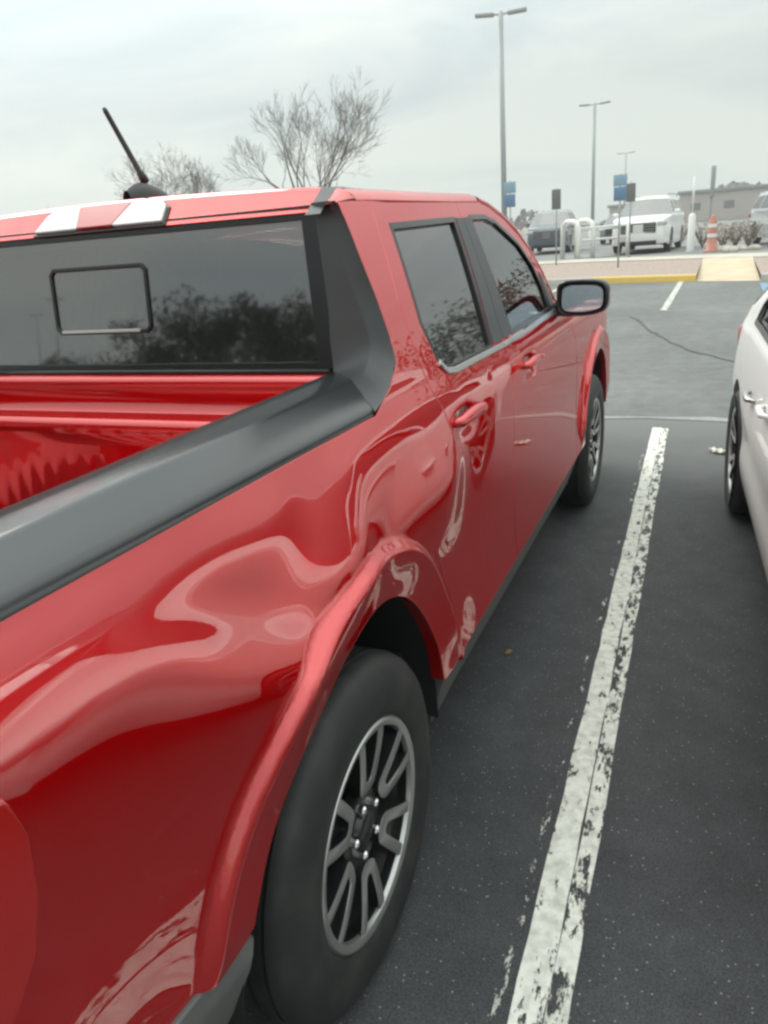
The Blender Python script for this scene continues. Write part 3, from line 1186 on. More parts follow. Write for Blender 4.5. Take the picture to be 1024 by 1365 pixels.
# --- door mirrors
for s_ in (1, -1):
    mr = empty("door_mirror", (0, 0, 0), parent=T)
    m = MB()
    # shell: loft of rounded rectangles from glass side forward
    def ring(y, cx, cz, hw, hh, k=28, e=4.2, skew=0.):
        out_ = []
        for i in range(k):
            a = 2 * math.pi * i / k
            ca, sa = math.cos(a), math.sin(a)
            px = abs(ca) ** (2 / e) * (1 if ca > 0 else -1); pz = abs(sa) ** (2 / e) * (1 if sa > 0 else -1)
            wx = hw * (1 if px > 0 else 1)
            ff_ = 1 - .18 * max(0, px) * (1 if pz < 0 else .3)
            out_.append((s_ * (cx + wx * px), y + skew * px, cz + hh * pz * ff_))
        return out_
    Rg = [ring(2.005, .985, 1.222, .086, .056, skew=-.012), ring(1.985, .985, 1.222, .093, .062, skew=-.012), ring(1.995, .985, 1.222, .100, .069, skew=-.010),
          ring(2.03, .986, 1.222, .101, .069), ring(2.08, .984, 1.222, .096, .064), ring(2.12, .975, 1.222, .080, .050), ring(2.138, .96, 1.222, .045, .025)]
    Rg = [r + [r[0]] for r in Rg]
    m.grid(Rg)
    m.add(Rg[-1][:-1], [tuple(range(28))])
    m.add(Rg[0][:-1], [tuple(range(28))])
    m.tube([(s_ * .925, 2.06, 1.175), (s_ * .90, 2.065, 1.172), (s_ * .865, 2.05, 1.178)], [.03, .026, .026], 12)
    sh = m.build("mirror_shell", TRIM, mr)
    m = MB()
    g = ring(1.9905, .987, 1.221, .080, .049, skew=-.012)
    g = [(x, y - .004 + .16 * (z - 1.221), z) for x, y, z in g]
    m.add(g, [tuple(range(28))])
    m.build("mirror_glass", MIRR, mr)


# --- wheels
def dish(r): return .000 - .020 * np.clip((.20 - r) / .16, 0, 1) ** 1.5


def make_wheel(name, parent, loc, rad=.362, wid=.225, rr=.219, steer=0, plain=False, dark=False, nspoke=6, alloy=ALLOY, shoulder=False):
    wl = empty(name, loc, parent=parent)
    hw = wid / 2
    m = MB()
    prof = [(hw - .018, rr + .008), (hw - .004, rr + .018), (hw + .003, rr + .045), (hw + .006, rr + .075), (hw + .002, rad - .048), (hw - .006, rad - .030), (hw - .014, rad - .016), (hw - .026, rad - .0055), (hw - .040, rad - .0015)]
    tread = []
    for gx in (.062, .022, -.022, -.062):
        tread += [(gx + .0055, rad), (gx + .0040, rad - .008), (gx - .0040, rad - .008), (gx - .0055, rad)]
    full = prof + [(t[0], t[1]) for t in tread] + [(-a, b) for a, b in prof[::-1]] + [(-hw + .02, rr - .0), (hw - .02, rr - .0), prof[0]]
    m.lathe(full, 96)
    # shoulder blocks
    if shoulder:
        for k in range(60):
            a = 2 * math.pi * k / 60
            for sx in (1, -1):
                for (q0, q1, r0, r1) in ((hw - .030, hw - .010, rad - .012, rad - .0005),):
                    p = []
                    for da in (-.030, .030):
                        for ax, rr_ in ((q0 - .012, rad - .008), (q0, rad - .0015), (q1, rad - .0125), (q1 - .012, rad - .03)):
                            p.append((sx * ax, rr_ * math.cos(a + da), rr_ * math.sin(a + da)))
                    m.add(p, [(0, 1, 5, 4), (1, 2, 6, 5), (2, 3, 7, 6), (0, 4, 7, 3), (0, 3, 2, 1), (4, 5, 6, 7)])
    m.build("tyre", RUBBER, wl, sharp=45)
    rim = MB()
    xo = hw - .006
    rim.cur = 1
    rim.lathe([(xo - .030, rr - .022), (xo - .055, .17), (xo - .075, .09), (xo - .06, .0)], 60)       # dark dish behind the spokes
    rim.lathe([(xo - .012, rr - .012), (-hw + .02, rr - .03), (-hw + .02, rr - .02)], 60)
    rim.cur = 0
    rim.lathe([(xo - .014, rr - .010), (xo - .003, rr - .007), (xo + .001, rr + .002), (xo + .001, rr + .008), (xo - .006, rr + .014), (xo - .02, rr + .010)], 96)
    for k in range(nspoke):
        base = 2 * math.pi * k / nspoke + R(80)
        # a closed U : two arms joined at a rounded inner end, machined face
        outer, innr = [], []
        ro = rr - .008
        a_o, a_i = R(17.0), R(9.2)
        r_in_o, r_in_i = .078, .106
        w_o, w_i = .034, .0135
        arm = 14
        for j in range(arm):
            t = j / (arm - 1)
            r = ro + (r_in_o + .018 - ro) * t
            half_ = (ro * math.sin(a_o)) * (1 - t) ** .9 + w_o * (1 - (1 - t) ** .9)
            outer.append((r, half_))
        for j in range(1, 7):
            th = j / 7 * math.pi / 2
            outer.append((r_in_o + .018 - .018 * math.sin(th), w_o * math.cos(th)))
        for j in range(arm):
            t = j / (arm - 1)
            r = (ro - .001) + (r_in_i + .012 - ro) * t
            half_ = (ro * math.sin(a_i)) * (1 - t) ** .9 + w_i * (1 - (1 - t) ** .9)
            innr.append((r, half_))
        for j in range(1, 5):
            th = j / 5 * math.pi / 2
            innr.append((r_in_i + .012 - .012 * math.sin(th), w_i * math.cos(th)))
        def full_(L):
            return L + [(L[-1][0] - .0005, 0)] + [(r, -h_) for r, h_ in L[::-1]]
        Ou, In = full_(outer), full_(innr)
        # arc-length pairing
        def rs(L, n_):
            L = np.array(L); d = np.r_[0, np.cumsum(np.hypot(*np.diff(L, axis=0).T))]; d /= d[-1]
            return np.array([np.interp(np.linspace(0, 1, n_), d, L[:, i]) for i in (0, 1)]).T
        n_ = 56
        A, B = rs(Ou, n_), rs(In, n_)
        def P3(r, h_, dx):
            rr2 = math.hypot(r, h_)
            x = xo - .004 + float(dish(rr2)) + dx
            ca, sa = math.cos(base), math.sin(base)
            return (x, r * ca - h_ * sa, r * sa + h_ * ca)
        ch = .0022
        mid1 = A + (B - A) * .12; mid2 = A + (B - A) * .88
        rim.cur = 1
        rim.grid([[P3(*p, -.045) for p in A], [P3(*p, -ch) for p in A]], False)
        rim.grid([[P3(*p, -ch) for p in B], [P3(*p, -.035) for p in B]], False)
        rim.cur = 0
        rim.grid([[P3(*p, -ch) for p in A], [P3(*p, 0) for p in mid1], [P3(*p, 0) for p in mid2], [P3(*p, -ch) for p in B]], False)
        rim.cur = 1       # floor of the pocket
        rim.add([P3(*p, -.022) for p in B], [tuple(range(n_))])
    # hub
    rim.cur = 1
    rim.lathe([(xo - .05, .088), (xo - .030, .086), (xo - .026, .078), (xo - .030, .040), (xo - .018, .034), (xo - .016, .028), (xo - .015, .0)], 48)
    rim.build("rim", [alloy, DALLOY], wl, sharp=35)
    if not plain:
        for k in range(5):
            a = 2 * math.pi * k / 5 + R(100)
            lg = MB()
            c = (xo - .016, .054 * math.cos(a), .054 * math.sin(a))
            lg.lathe([(-.018, .0095), (0, .0095), (.004, .006), (.005, 0)], 6, c=c, smooth=False)
            lg.build("lug_nut", LUG, wl)
        m = MB(); m.lathe([(-.02, .16), (-.005, .16), (-.005, .05), (-.02, .05)], 40); m.build("brake_disc", STEEL, wl)
    return wl


make_wheel("wheel", T, (.791, 0, WR))
make_wheel("wheel", T, (.791, 3.076, WR))
for yc in WY:
    wl_ = make_wheel("wheel", T, (-.786, yc, WR))
    wl_.rotation_euler = (0, 0, math.pi)
# arch liners
for yc in WY:
    for s_ in (1, -1):
        m = MB()
        rows = []
        for i in range(33):
            a = R(-3 + 186 * i / 32)
            r = rin(a) + .004
            rows.append([(s_ * .925 if False else s_ * x, yc + (r + dr_) * math.cos(a), .36 + (r + dr_) * math.sin(a)) for x, dr_ in ((.885, .002), (.80, .012), (.60, .012), (.52, .0), (.52, -.2), (.52, -.40))])
        m.grid(rows)
        m.build("arch_liner", LINER, T)
# floor pan and sills closing the underside
m = MB(); m.box((0, 1.3, .36), (1.60, 1.55, .10), bev=.02); m.box((0, -.75, .5), (1.5, .4, .2), bev=.02); m.box((0, 0, .45), (.98, 1.0, .12)); m.box((0, 3.1, .42), (.96, 1.4, .16))
m.tube([(-.7, 0, .34), (.7, 0, .34)], .045, 12)
m.build("chassis", LINER, T)

# --- cabin
m = MB()
m.box((0, 2.13, 1.05), (1.52, .42, .20), bev=.06)
m.box((-.36, 1.95, 1.13), (.36, .10, .06), bev=.02)
m.build("dashboard", INTER, T)
m = MB(); m.box((0, 1.2, .50), (1.60, 1.8, .05)); m.box((0, .47, 1.0), (1.40, .03, .40)); m.build("cabin_floor", INTER, T)
m = MB()
rows = []
for i in range(9):
    y = .56 + 1.05 * i / 8
    rows.append([(x, y, 1.565 + .06 * (1 - (x / .68) ** 2)) for x in np.linspace(-.66, .66, 13)])
m.grid(rows); m.build("headliner", GREY, T)
for x in (-.38, .38):
    for y0, nm in ((1.35, "front_seat"), (.66, "rear_seat")):
        s0 = empty(nm, (0, 0, 0), parent=T)
        m = MB()
        m.box((x, y0 + .25, .72), (.50, .50, .16), bev=.06)
        m.build("seat_cushion", SEAT, s0)
        m = MB(); m.box((x, y0 - .02, 1.02), (.48, .12, .56), bev=.05, rx=R(-12) * -1); m.build("backrest", SEAT, s0)
        m = MB(); m.box((x, y0 - .08, 1.36), (.26, .09, .16), bev=.035); m.tube([(x - .06, y0 - .07, 1.2), (x - .06, y0 - .08, 1.32)], .006, 6); m.tube([(x + .06, y0 - .07, 1.2), (x + .06, y0 - .08, 1.32)], .006, 6)
        m.build("headrest", SEAT, s0)
m = MB()
m.lathe([(0, .185), (.012, .19), (0, .20), (-.012, .19), (0, .185)], 32, axis='Y', c=(-.38, 1.85, 1.10)); m.tube([(-.38, 1.85, 1.10), (-.38, 2.05, 1.02)], .03, 8); m.box((-.38, 1.85, 1.10), (.36, .02, .05))
m.build("steering_wheel", INTER, T)
# ================================================================== ground
def node_asphalt(name, dark, light, speck, speck_amt, scale=1.0, rough=.8, crack=False, spec=.4, dust=None):
    m = bpy.data.materials.new(name); m.use_nodes = True
    t = m.node_tree; b = t.nodes['Principled BSDF']; L = t.links.new; Nn = t.nodes.new
    tc = Nn('ShaderNodeTexCoord')
    def noise(s, d=4, r=.55):
        n = Nn('ShaderNodeTexNoise'); n.inputs['Scale'].default_value = s; n.inputs['Detail'].default_value = d; n.inputs['Roughness'].default_value = r
        L(tc.outputs['Object'], n.inputs['Vector']); return n
    def ramp(src, p0, p1, c0, c1):
        r = Nn('ShaderNodeValToRGB'); e = r.color_ramp.elements
        e[0].position, e[1].position = p0, p1; e[0].color = (*c0, 1); e[1].color = (*c1, 1); L(src, r.inputs[0]); return r
    def mix(f, a, b_, mode='MIX'):
        x = Nn('ShaderNodeMix'); x.data_type = 'RGBA'; x.blend_type = mode
        for s_, v in ((0, f), (6, a), (7, b_)):
            if isinstance(v, (int, float)): x.inputs[s_].default_value = v
            elif isinstance(v, tuple): x.inputs[s_].default_value = (*v, 1)
            else: L(v, x.inputs[s_])
        return x.outputs[2]
    big = ramp(noise(.45, 5).outputs[0], .35, .68, dark, light)
    mid = ramp(noise(6, 6, .7).outputs[0], .3, .7, (.78,) * 3, (1.22,) * 3)
    c = mix(1.0, big.outputs[0], mid.outputs[0], 'MULTIPLY')
    fine = ramp(noise(210 * scale, 2).outputs[0], .35, .65, (.62,) * 3, (1.35,) * 3)
    c = mix(1.0, c, fine.outputs[0], 'MULTIPLY')
    v = Nn('ShaderNodeTexVoronoi'); v.inputs['Scale'].default_value = 85 * scale; L(tc.outputs['Object'], v.inputs['Vector'])
    d = ramp(v.outputs['Distance'], .10, .22, (1, 1, 1), (0, 0, 0))
    gt = ramp(v.outputs['Color'], .80 - speck_amt, .82 - speck_amt, (0, 0, 0), (1, 1, 1))
    sel = mix(1.0, d.outputs[0], gt.outputs[0], 'MULTIPLY')
    c = mix(sel, c, speck)
    if crack:
        v2 = Nn('ShaderNodeTexVoronoi'); v2.feature = 'DISTANCE_TO_EDGE'; v2.inputs['Scale'].default_value = .16
        wv = noise(1.3, 4); ad = mix(.35, tc.outputs['Object'], wv.outputs['Color'], 'ADD'); L(ad, v2.inputs['Vector'])
        cr = ramp(v2.outputs['Distance'], .0012, .0032, (1, 1, 1), (0, 0, 0))
        c = mix(cr.outputs[0], c, (.045, .045, .047))
    if dust:
        sp = Nn('ShaderNodeSeparateXYZ'); L(tc.outputs['Object'], sp.inputs[0])
        wob = noise(1.1, 5); ma = Nn('ShaderNodeMath'); ma.operation = 'MULTIPLY_ADD'; ma.inputs[1].default_value = 1.6; L(wob.outputs[0], ma.inputs[0]); L(sp.outputs[1], ma.inputs[2])
        mr_ = Nn('ShaderNodeMapRange'); mr_.interpolation_type = 'SMOOTHSTEP'; mr_.inputs['From Min'].default_value = 3.3; mr_.inputs['From Max'].default_value = 6.2; mr_.inputs['To Max'].default_value = .97
        L(ma.outputs[0], mr_.inputs[0]); c = mix(mr_.outputs[0], c, dust)
    L(c, b.inputs['Base Color'])
    b.inputs['Roughness'].default_value = rough
    b.inputs['Specular IOR Level'].default_value = spec
    bp = Nn('ShaderNodeBump'); bp.inputs['Strength'].default_value = .55; bp.inputs['Distance'].default_value = .004
    L(noise(150 * scale, 3).outputs[0], bp.inputs['Height']); L(bp.outputs[0], b.inputs['Normal'])
    return m


A_NEAR = node_asphalt("sealed_asphalt", (.048, .051, .054), (.072, .075, .077), (.34, .34, .32), .10, rough=.72, dust=(.145, .148, .145))
A_FAR = node_asphalt("worn_asphalt", (.125, .128, .125), (.18, .182, .175), (.42, .42, .40), .12, rough=.85)
A_UP = node_asphalt("upper_asphalt", (.17, .17, .165), (.25, .25, .24), (.4, .4, .38), .1)


def flat(name, pts, z, m, kind="structure", thick=0.0, n=1):
    mb = MB()
    if isinstance(z, (int, float)): z = [z] * len(pts)
    P = [(x, y, zz) for (x, y), zz in zip(pts, z)]
    mb.add(P, [tuple(range(len(P)))])
    if thick:
        Q = [(x, y, zz - thick) for x, y, zz in P]
        k = len(P)
        mb.v = []; mb.f = []; mb.sm = []; mb.mi = []
        mb.add(P + Q, [tuple(range(k)), tuple(range(2 * k - 1, k - 1, -1))] + [(i, i + k, (i + 1) % k + k, (i + 1) % k) for i in range(k)])
    o = mb.build(name, m)
    if kind: tag(o, kind=kind)
    return o


flat("parking_lot", [(-345, -315), (345, -315), (345, 435), (-345, 435)], 0, A_FAR)
# newer, darker sealed strip of the parking bays; uneven far edge
edge = [(-40 + i * .5, 5.05 + .06 * math.sin(i * 1.7) + .05 * math.sin(i * .43)) for i in range(161)]
flat("sealed_parking_bays", [(-40, -4.6), (40, -4.6)] + edge[::-1], .004, A_NEAR)
CHALK = node_asphalt("seam_filler", (.25, .25, .245), (.33, .33, .32), (.45, .45, .43), .2)
se = [(x, y + .00) for x, y in edge[60:110]]
flat("seam_strip", se + [(x, y + .09 + .04 * math.sin(x * 5)) for x, y in se[::-1]], .008, CHALK)


def paint_mat(name, col, thr, sc, under):
    m = bpy.data.materials.new(name); m.use_nodes = True
    t = m.node_tree; b = t.nodes['Principled BSDF']; L = t.links.new; Nn = t.nodes.new
    tc = Nn('ShaderNodeTexCoord'); mp_ = Nn('ShaderNodeMapping'); mp_.inputs['Scale'].default_value = (1.6, .55, 1)
    L(tc.outputs['Object'], mp_.inputs[0])
    n = Nn('ShaderNodeTexNoise'); n.inputs['Scale'].default_value = sc; n.inputs['Detail'].default_value = 7; n.inputs['Roughness'].default_value = .72
    L(mp_.outputs[0], n.inputs['Vector'])
    # paint is worn most along the stripe's right-hand third
    r = Nn('ShaderNodeValToRGB'); r.color_ramp.elements[0].position = thr; r.color_ramp.elements[1].position = thr + .035
    L(n.outputs[0], r.inputs[0]); L(r.outputs[0], b.inputs['Alpha'])
    n2 = Nn('ShaderNodeTexNoise'); n2.inputs['Scale'].default_value = 40; n2.inputs['Detail'].default_value = 5
    L(tc.outputs['Object'], n2.inputs['Vector'])
    r2_ = Nn('ShaderNodeValToRGB'); e = r2_.color_ramp.elements
    e[0].position, e[1].position = .3, .62; e[0].color = (col[0] * .68, col[1] * .68, col[2] * .66, 1); e[1].color = (*col, 1)
    L(n2.outputs[0], r2_.inputs[0]); L(r2_.outputs[0], b.inputs['Base Color'])
    b.inputs['Roughness'].default_value = .7
    return m


LINE = paint_mat("worn_line_paint", (.80, .80, .73), .385, 26, None)
LINE2 = paint_mat("very_worn_line_paint", (.62, .62, .57), .56, 30, None)
LINE3 = paint_mat("half_worn_line_paint", (.78, .78, .71), .455, 22, None)


def stripe(name, x0, x1, y0, y1, m, z=.008, dx=0.):
    pts = []
    n = int((y1 - y0) / .12) + 1
    L_ = [(x0 + dx * i / n + random.uniform(-.003, .003), y0 + (y1 - y0) * i / n) for i in range(n + 1)]
    R_ = [(x1 + dx * i / n + random.uniform(-.003, .003), y0 + (y1 - y0) * i / n) for i in range(n + 1)]
    mb = MB()
    mb.add([(x, y, z) for x, y in L_] + [(x, y, z) for x, y in R_], [(i, i + n + 1, i + n + 2, i + 1) for i in range(n)])
    return tag(mb.build(name, m), kind="structure")


stripe("parking_line_paint", 1.198, 1.263, -.9, 4.78, LINE, dx=-.108 * 5.68 / 4.8 * .9)
stripe("parking_line_paint", 1.267, 1.312, -.9, 4.76, LINE3, dx=-.108 * 5.68 / 4.8 * .9)
stripe("parking_line_paint", 1.158, 1.176, -.9, 4.2, LINE2, dx=-.09)
for xb in (-1.45, -4.15, 3.95, 6.65, 9.35, -6.85):
    stripe("parking_line_paint", xb, xb + .11, -.9, 4.78, LINE3)
for xb in (.60, -2.15, -4.9, 3.40, 6.1):
    stripe("parking_line_paint", xb, xb + .11, 12.7, 18.6 - .0, LINE3)
BLUEP = paint_mat("worn_blue_paint", (.22, .36, .50), .42, 18, None)
stripe("bay_marking_paint", 2.25, 2.42, 14.2, 17.2, BLUEP, z=.012)

# crack sealing across the lane
mb = MB()
pts = []
ck = [(.20, 12.0), (.42, 11.2), (.62, 10.3), (.92, 9.2), (1.25, 8.4), (1.70, 7.6), (2.6, 7.1), (4.2, 6.8)]
for i in range(len(ck) - 1):
    for k in range(6):
        t = k / 6
        pts.append((ck[i][0] + (ck[i + 1][0] - ck[i][0]) * t + random.uniform(-.03, .03), ck[i][1] + (ck[i + 1][1] - ck[i][1]) * t + random.uniform(-.05, .05)))
vs = []
for i, p in enumerate(pts):
    w_ = random.uniform(.012, .030)
    vs += [(p[0] - w_ * .5, p[1] - w_, .005), (p[0] + w_ * .5, p[1] + w_, .005)]
mb.add(vs, [(2 * i, 2 * i + 1, 2 * i + 3, 2 * i + 2) for i in range(len(pts) - 1)])
TAR = mat("crack_sealant", (.035, .036, .038), rough=.6)
tag(mb.build("crack_sealant", TAR), kind="structure")

# ---- island, kerb, walk, upper lot
CONC = mat("tan_concrete", (.50, .39, .27), rough=.85, noise=(1.8, (.60, .49, .35), .35, .7, 6), bump=(60, .4, .004))
CONC2 = mat("pale_concrete", (.44, .40, .34), rough=.85, noise=(1.5, (.56, .51, .43), .35, .7, 6), bump=(60, .4, .004))
MULCH = mat("mulch_brown", (.30, .23, .20), rough=1, noise=(14, (.44, .36, .31), .35, .65, 6), bump=(30, 1, .03))
YELP = mat("kerb_yellow", (.66, .44, .09), rough=.6, noise=(9, (.55, .42, .18), .5, .75, 6))
KERBC = mat("kerb_grey", (.46, .43, .38), rough=.8, noise=(6, (.36, .34, .30), .4, .7))


def fy(x): return float(np.interp(x, [-40, -2.7, -1.3, 1.0, 2.5, 30], [24, 19.4, 19.25, 18.55, 17.8, 11]))
def by(x): return float(np.interp(x, [-40, -3, .8, 2.7, 30], [33, 27.0, 25.3, 24.2, 15]))


def kerb(x0, x1, m, name):
    mb = MB(); rows = []
    n = max(2, int((x1 - x0) / .4))
    for i in range(n + 1):
        x = x0 + (x1 - x0) * i / n; y = fy(x)
        rows.append([(x, y - .02, -.01), (x, y, .10), (x, y + .012, .135), (x, y + .04, .15), (x, y + .17, .15), (x, y + .18, .10)])
    mb.grid(rows)
    return tag(mb.build(name, m, sharp=40), kind="structure")


kerb(-40, -1.45, KERBC, "kerb"); kerb(-1.45, .98, YELP, "kerb"); kerb(2.3, 30, KERBC, "kerb")


def zone(x0, x1, m, name, ya, yb, za, zb, step=.5):
    mb = MB(); rows = []
    n = max(2, int((x1 - x0) / step))
    for i in range(n + 1):
        x = x0 + (x1 - x0) * i / n
        a, b = ya(x), yb(x)
        rows.append([(x, a + (b - a) * t, za + (zb - za) * t) for t in (0, .25, .5, .75, 1)])
    mb.grid(rows)
    return tag(mb.build(name, m), kind="structure")


zone(-40, .98, MULCH, "planting_bed", lambda x: fy(x) + .18, lambda x: by(x) - .9, .13, .20)
zone(2.3, 30, MULCH, "planting_bed", lambda x: fy(x) + .18, lambda x: by(x) - .9, .13, .20)
zone(.98, 2.3, CONC, "concrete_ramp", lambda x: fy(x) - .02, lambda x: by(x) - .9, .005, .21)
zone(-40, 30, CONC2, "pavement", lambda x: by(x) - .9, lambda x: by(x) + .6, .215, .245)
zone(-120, 120, A_UP, "upper_parking_lot", lambda x: by(max(-40, min(30, x))) + .6, lambda x: 110, .24, .26, 2)
GRASS = mat("dry_verge", (.20, .18, .12), rough=1, noise=(.6, (.30, .27, .17), .35, .65, 8))
tag(flat("verge", [(-345, 110), (345, 110), (345, 434), (-345, 434)], .3, GRASS), kind="structure")
tag(flat("verge", [(-120, -90), (120, -90), (120, -14), (-120, -14)], .02, GRASS), kind="structure")

# ================================================================== cars
def carsurf(W, L, zsh, tumble=.38, nose=.16, tail=.12, nlen=.75, tlen=.55):
    def X(y, z):
        y = np.asarray(y, float); z = np.asarray(z, float)
        x = W / 2 - .035 * np.clip((z - .60) / .35, 0, 1) ** 2 - .05 * np.clip((.45 - z) / .25, 0, 1) ** 2
        x = x - .012 * np.exp(-((z - .50) / .09) ** 2)
        d = np.clip(z - zsh, 0, 9)
        x = x - tumble * d - .12 * d * d
        x = x - nose * np.clip((y - (L / 2 - nlen)) / nlen, 0, 1) ** 2.4 - tail * np.clip((-(L / 2 - tlen) - y) / tlen, 0, 1) ** 2.2
        return x
    return X


def build_car(name, label, cat, loc, rz, L, W, prof, zsh, wb, wx, paint, wins, kind='sedan', rad=.335, doors=(), group=None,
              glass=None, lights=True, detail=1, alloy=ALLOY, grille=(.9, .30, .62), headz=.72, hy=None, nspoke=5, fold=False, wout=0.):
    """prof: list of (y, z, section) from the front bottom over the top to the rear bottom"""
    root = empty(name, loc, rz)
    tag(root, label, cat, group)
    X = carsurf(W, L, zsh)
    glass = glass or GLASSB
    surf = lambda y, z: (X(y, z), np.asarray(y, float), np.asarray(z, float))
    P = np.array([(p[0], p[1]) for p in prof])
    secs = [p[2] for p in prof]
    bot = .22
    axles = (wx + wb / 2, wx - wb / 2)
    def ar(yc, a0, a1): return [(yc + (rad + .045) * math.cos(R(a)), rad + (rad + .045) * math.sin(R(a))) for a in np.linspace(a0, a1, 24)]
    under = ar(axles[1], 200, -20)[::1] + ar(axles[0], 200, -20)
    outline = [tuple(p) for p in P] + under
    O = offset_poly(np.array(outline), 0)
    # inset the profile part
    Pin = offset_poly(np.array(outline), .035)[:len(P)]
    outline = [tuple(p) for p in Pin] + under
    holes = [np.array(w_) for w_ in wins]
    hh = .05 if detail < 2 else .03
    dl = []
    body_holes = []
    for d in doors:
        dl.append(np.array(d['o']))
    wh = holes
    if doors:
        body_holes = [offset_poly(d, -.004) for d in dl]
        bodyp = panel("body_side", outline, surf, paint, root, holes=body_holes, h=hh, thick=.03)
    else:
        bodyp = panel("body_side", outline, surf, paint, root, holes=[offset_poly(w_, -.0) for w_ in wh], h=hh, thick=.02)
    mirrored(bodyp, root)
    for di, d in enumerate(doors):
        dw = [w_ for i, w_ in enumerate(wh) if i in d['w']]
        dp = panel("door", d['o'], surf, paint, root, holes=dw, h=hh, thick=.03)
        dp2 = mirrored(dp, root)
        yh, zh = d['h']
        m = MB()
        pts = [(float(X(yh + t * .19, zh)) + (.028 if 0 < i < 5 else .0), yh + t * .19, zh) for i, t in enumerate(np.linspace(-.5, .5, 6))]
        m.tube(pts, [.008, .012, .013, .013, .012, .008], 8)
        hd = m.build("handle", d.get('hm', CHROME), dp); mirrored(hd, dp2)
    for i, w_ in enumerate(wh):
        g = panel("window_glass", offset_poly(w_, -.004), surf, glass, root, h=.08, thick=0, off=-.012)
        mirrored(g, root)
        if detail > 1:
            t = panel("window_trim", offset_poly(w_, -.012), surf, TRIM, root, holes=[offset_poly(w_, .008)], h=.03, thick=.01, off=.002)
            mirrored(t, root)
    # top skin
    bulge = {'f': .10, 'h': .0, 'w': .09, 'r': 0, 'g': -.07, 'd': 0, 'b': -.07}
    crown = {'f': .0, 'h': .03, 'w': .02, 'r': .035, 'g': .02, 'd': .02, 'b': .0}
    us = [1, .97, .9, .8, .6, .4, .2, 0]
    def row(i, sec):
        p, q_ = P[i], Pin[i]
        b, c = bulge[sec], crown[sec]
        xo = float(X(q_[0], q_[1]))
        mid = (p + q_) / 2 + (p - q_) * .28
        r = [(xo - .0, q_[0], q_[1]), (xo - .010, mid[0], mid[1]), (xo - .035, p[0], p[1])]
        for u in us[1:]:
            r.append(((xo - .035) * u, p[0] + b * (1 - u * u), p[1] + c * (1 - u * u)))
        return r + [(-x, y, z) for x, y, z in r[::-1][1:]]
    names = {'f': 'front_bumper', 'h': 'hood', 'w': 'windscreen', 'r': 'roof', 'g': 'rear_window', 'd': 'tail_deck', 'b': 'rear_panel'}
    if kind == 'suv': names['d'] = 'tailgate'
    i = 0
    while i < len(P) - 1:
        j = i
        sec = secs[i]
        while j < len(P) - 1 and secs[j] == sec: j += 1
        # blend rows so that neighbouring sections share their border
        rows = []
        for k in range(i, j + 1):
            s0 = sec
            r = row(k, s0)
            if k == j and j < len(P) - 1: r = row(k, secs[j])
            rows.append(r)
        m = MB(); m.grid(rows)
        m.build(names[sec], glass if sec in 'wg' else paint, root, sharp=40)
        i = j
    # nose details
    yf = P[:, 0].max()
    m = MB(); m.box((0, yf + .055, grille[2]), (W * grille[0] * .62, .08, grille[1]), bev=.03)
    gr = m.build("grille", TRIM, root)
    m = MB()
    for k in range(4): m.box((0, yf + .10, grille[2] - grille[1] * .36 + k * grille[1] * .24), (W * grille[0] * .58, .02, .018))
    m.build("grille_bar", CHROME if kind == 'suv' else GPAINT, gr)
    m = MB(); m.box((0, yf + .045, .36), (W * .62, .07, .12), bev=.02); m.build("lower_intake", TRIM, root)
    for s_ in (1, -1):
        m = MB(); m.box((s_ * W * .385, yf - .055, headz), (W * .17, .16, .13), rz=R(-28) * s_, bev=.03)
        m.build("headlight", CLAMP, root)
        yb = P[:, 0].min()
        m = MB(); m.box((s_ * W * .40, yb + .03, headz + .08), (W * .15, .10, .16), rz=R(20) * s_, bev=.03)
        m.build("tail_lamp", TAILR, root)
        # mirrors
        ym, zm = hy if hy else (L * .13, zsh + .08)
        m = MB()
        if fold: m.box((s_ * (W / 2 - .01), ym - .08, zm), (.07, .22, .13), bev=.03); m.tube([(s_ * (W / 2 - .06), ym, zm - .06), (s_ * (W / 2 - .02), ym, zm - .04)], .02, 8)
        else: m.box((s_ * (W / 2 + .07), ym, zm), (.19, .10, .13), bev=.04); m.tube([(s_ * (W / 2 - .04), ym, zm - .05), (s_ * (W / 2 + .04), ym, zm - .03)], .02, 8)
        m.build("door_mirror", paint, root)
    m = MB(); m.box((0, P[:, 0].min() - .075, .62), (.32, .012, .15), bev=.004); m.build("number_plate", WREF, root)
    for yc in axles:
        for s_ in (1, -1):
            wl = make_wheel("wheel", root, (s_ * (W / 2 - .125 + wout), yc, rad), rad=rad, wid=.215, rr=rad * .66, plain=True, nspoke=nspoke, alloy=alloy)
            if s_ < 0: wl.rotation_euler = (0, 0, math.pi)
            m = MB()
            rows = []
            for k in range(19):
                a = R(-20 + 220 * k / 18)
                rows.append([(s_ * x, yc + rr_ * math.cos(a), rad + rr_ * math.sin(a)) for x, rr_ in ((W / 2 - .06, rad + .05), (W / 2 - .3, rad + .05), (W / 2 - .3, .02))])
            m.grid(rows); m.build("arch_liner", LINER, root)
    m = MB(); m.box((0, wx, .30), (W - .30, wb - 2 * rad - .1, .14)); m.box((0, 0, .34), (W - .75, L - .5, .16)); m.build("chassis", LINER, root)
    m = MB()
    for xx in (-.37, .37):
        for yy_ in (wx + .05, wx - .80): m.box((xx, yy_, zsh - .1), (.46, .14, .55), bev=.05); m.box((xx, yy_ - .03, zsh + .26), (.24, .09, .15), bev=.03)
    m.build("seats", SEAT, root)
    return root


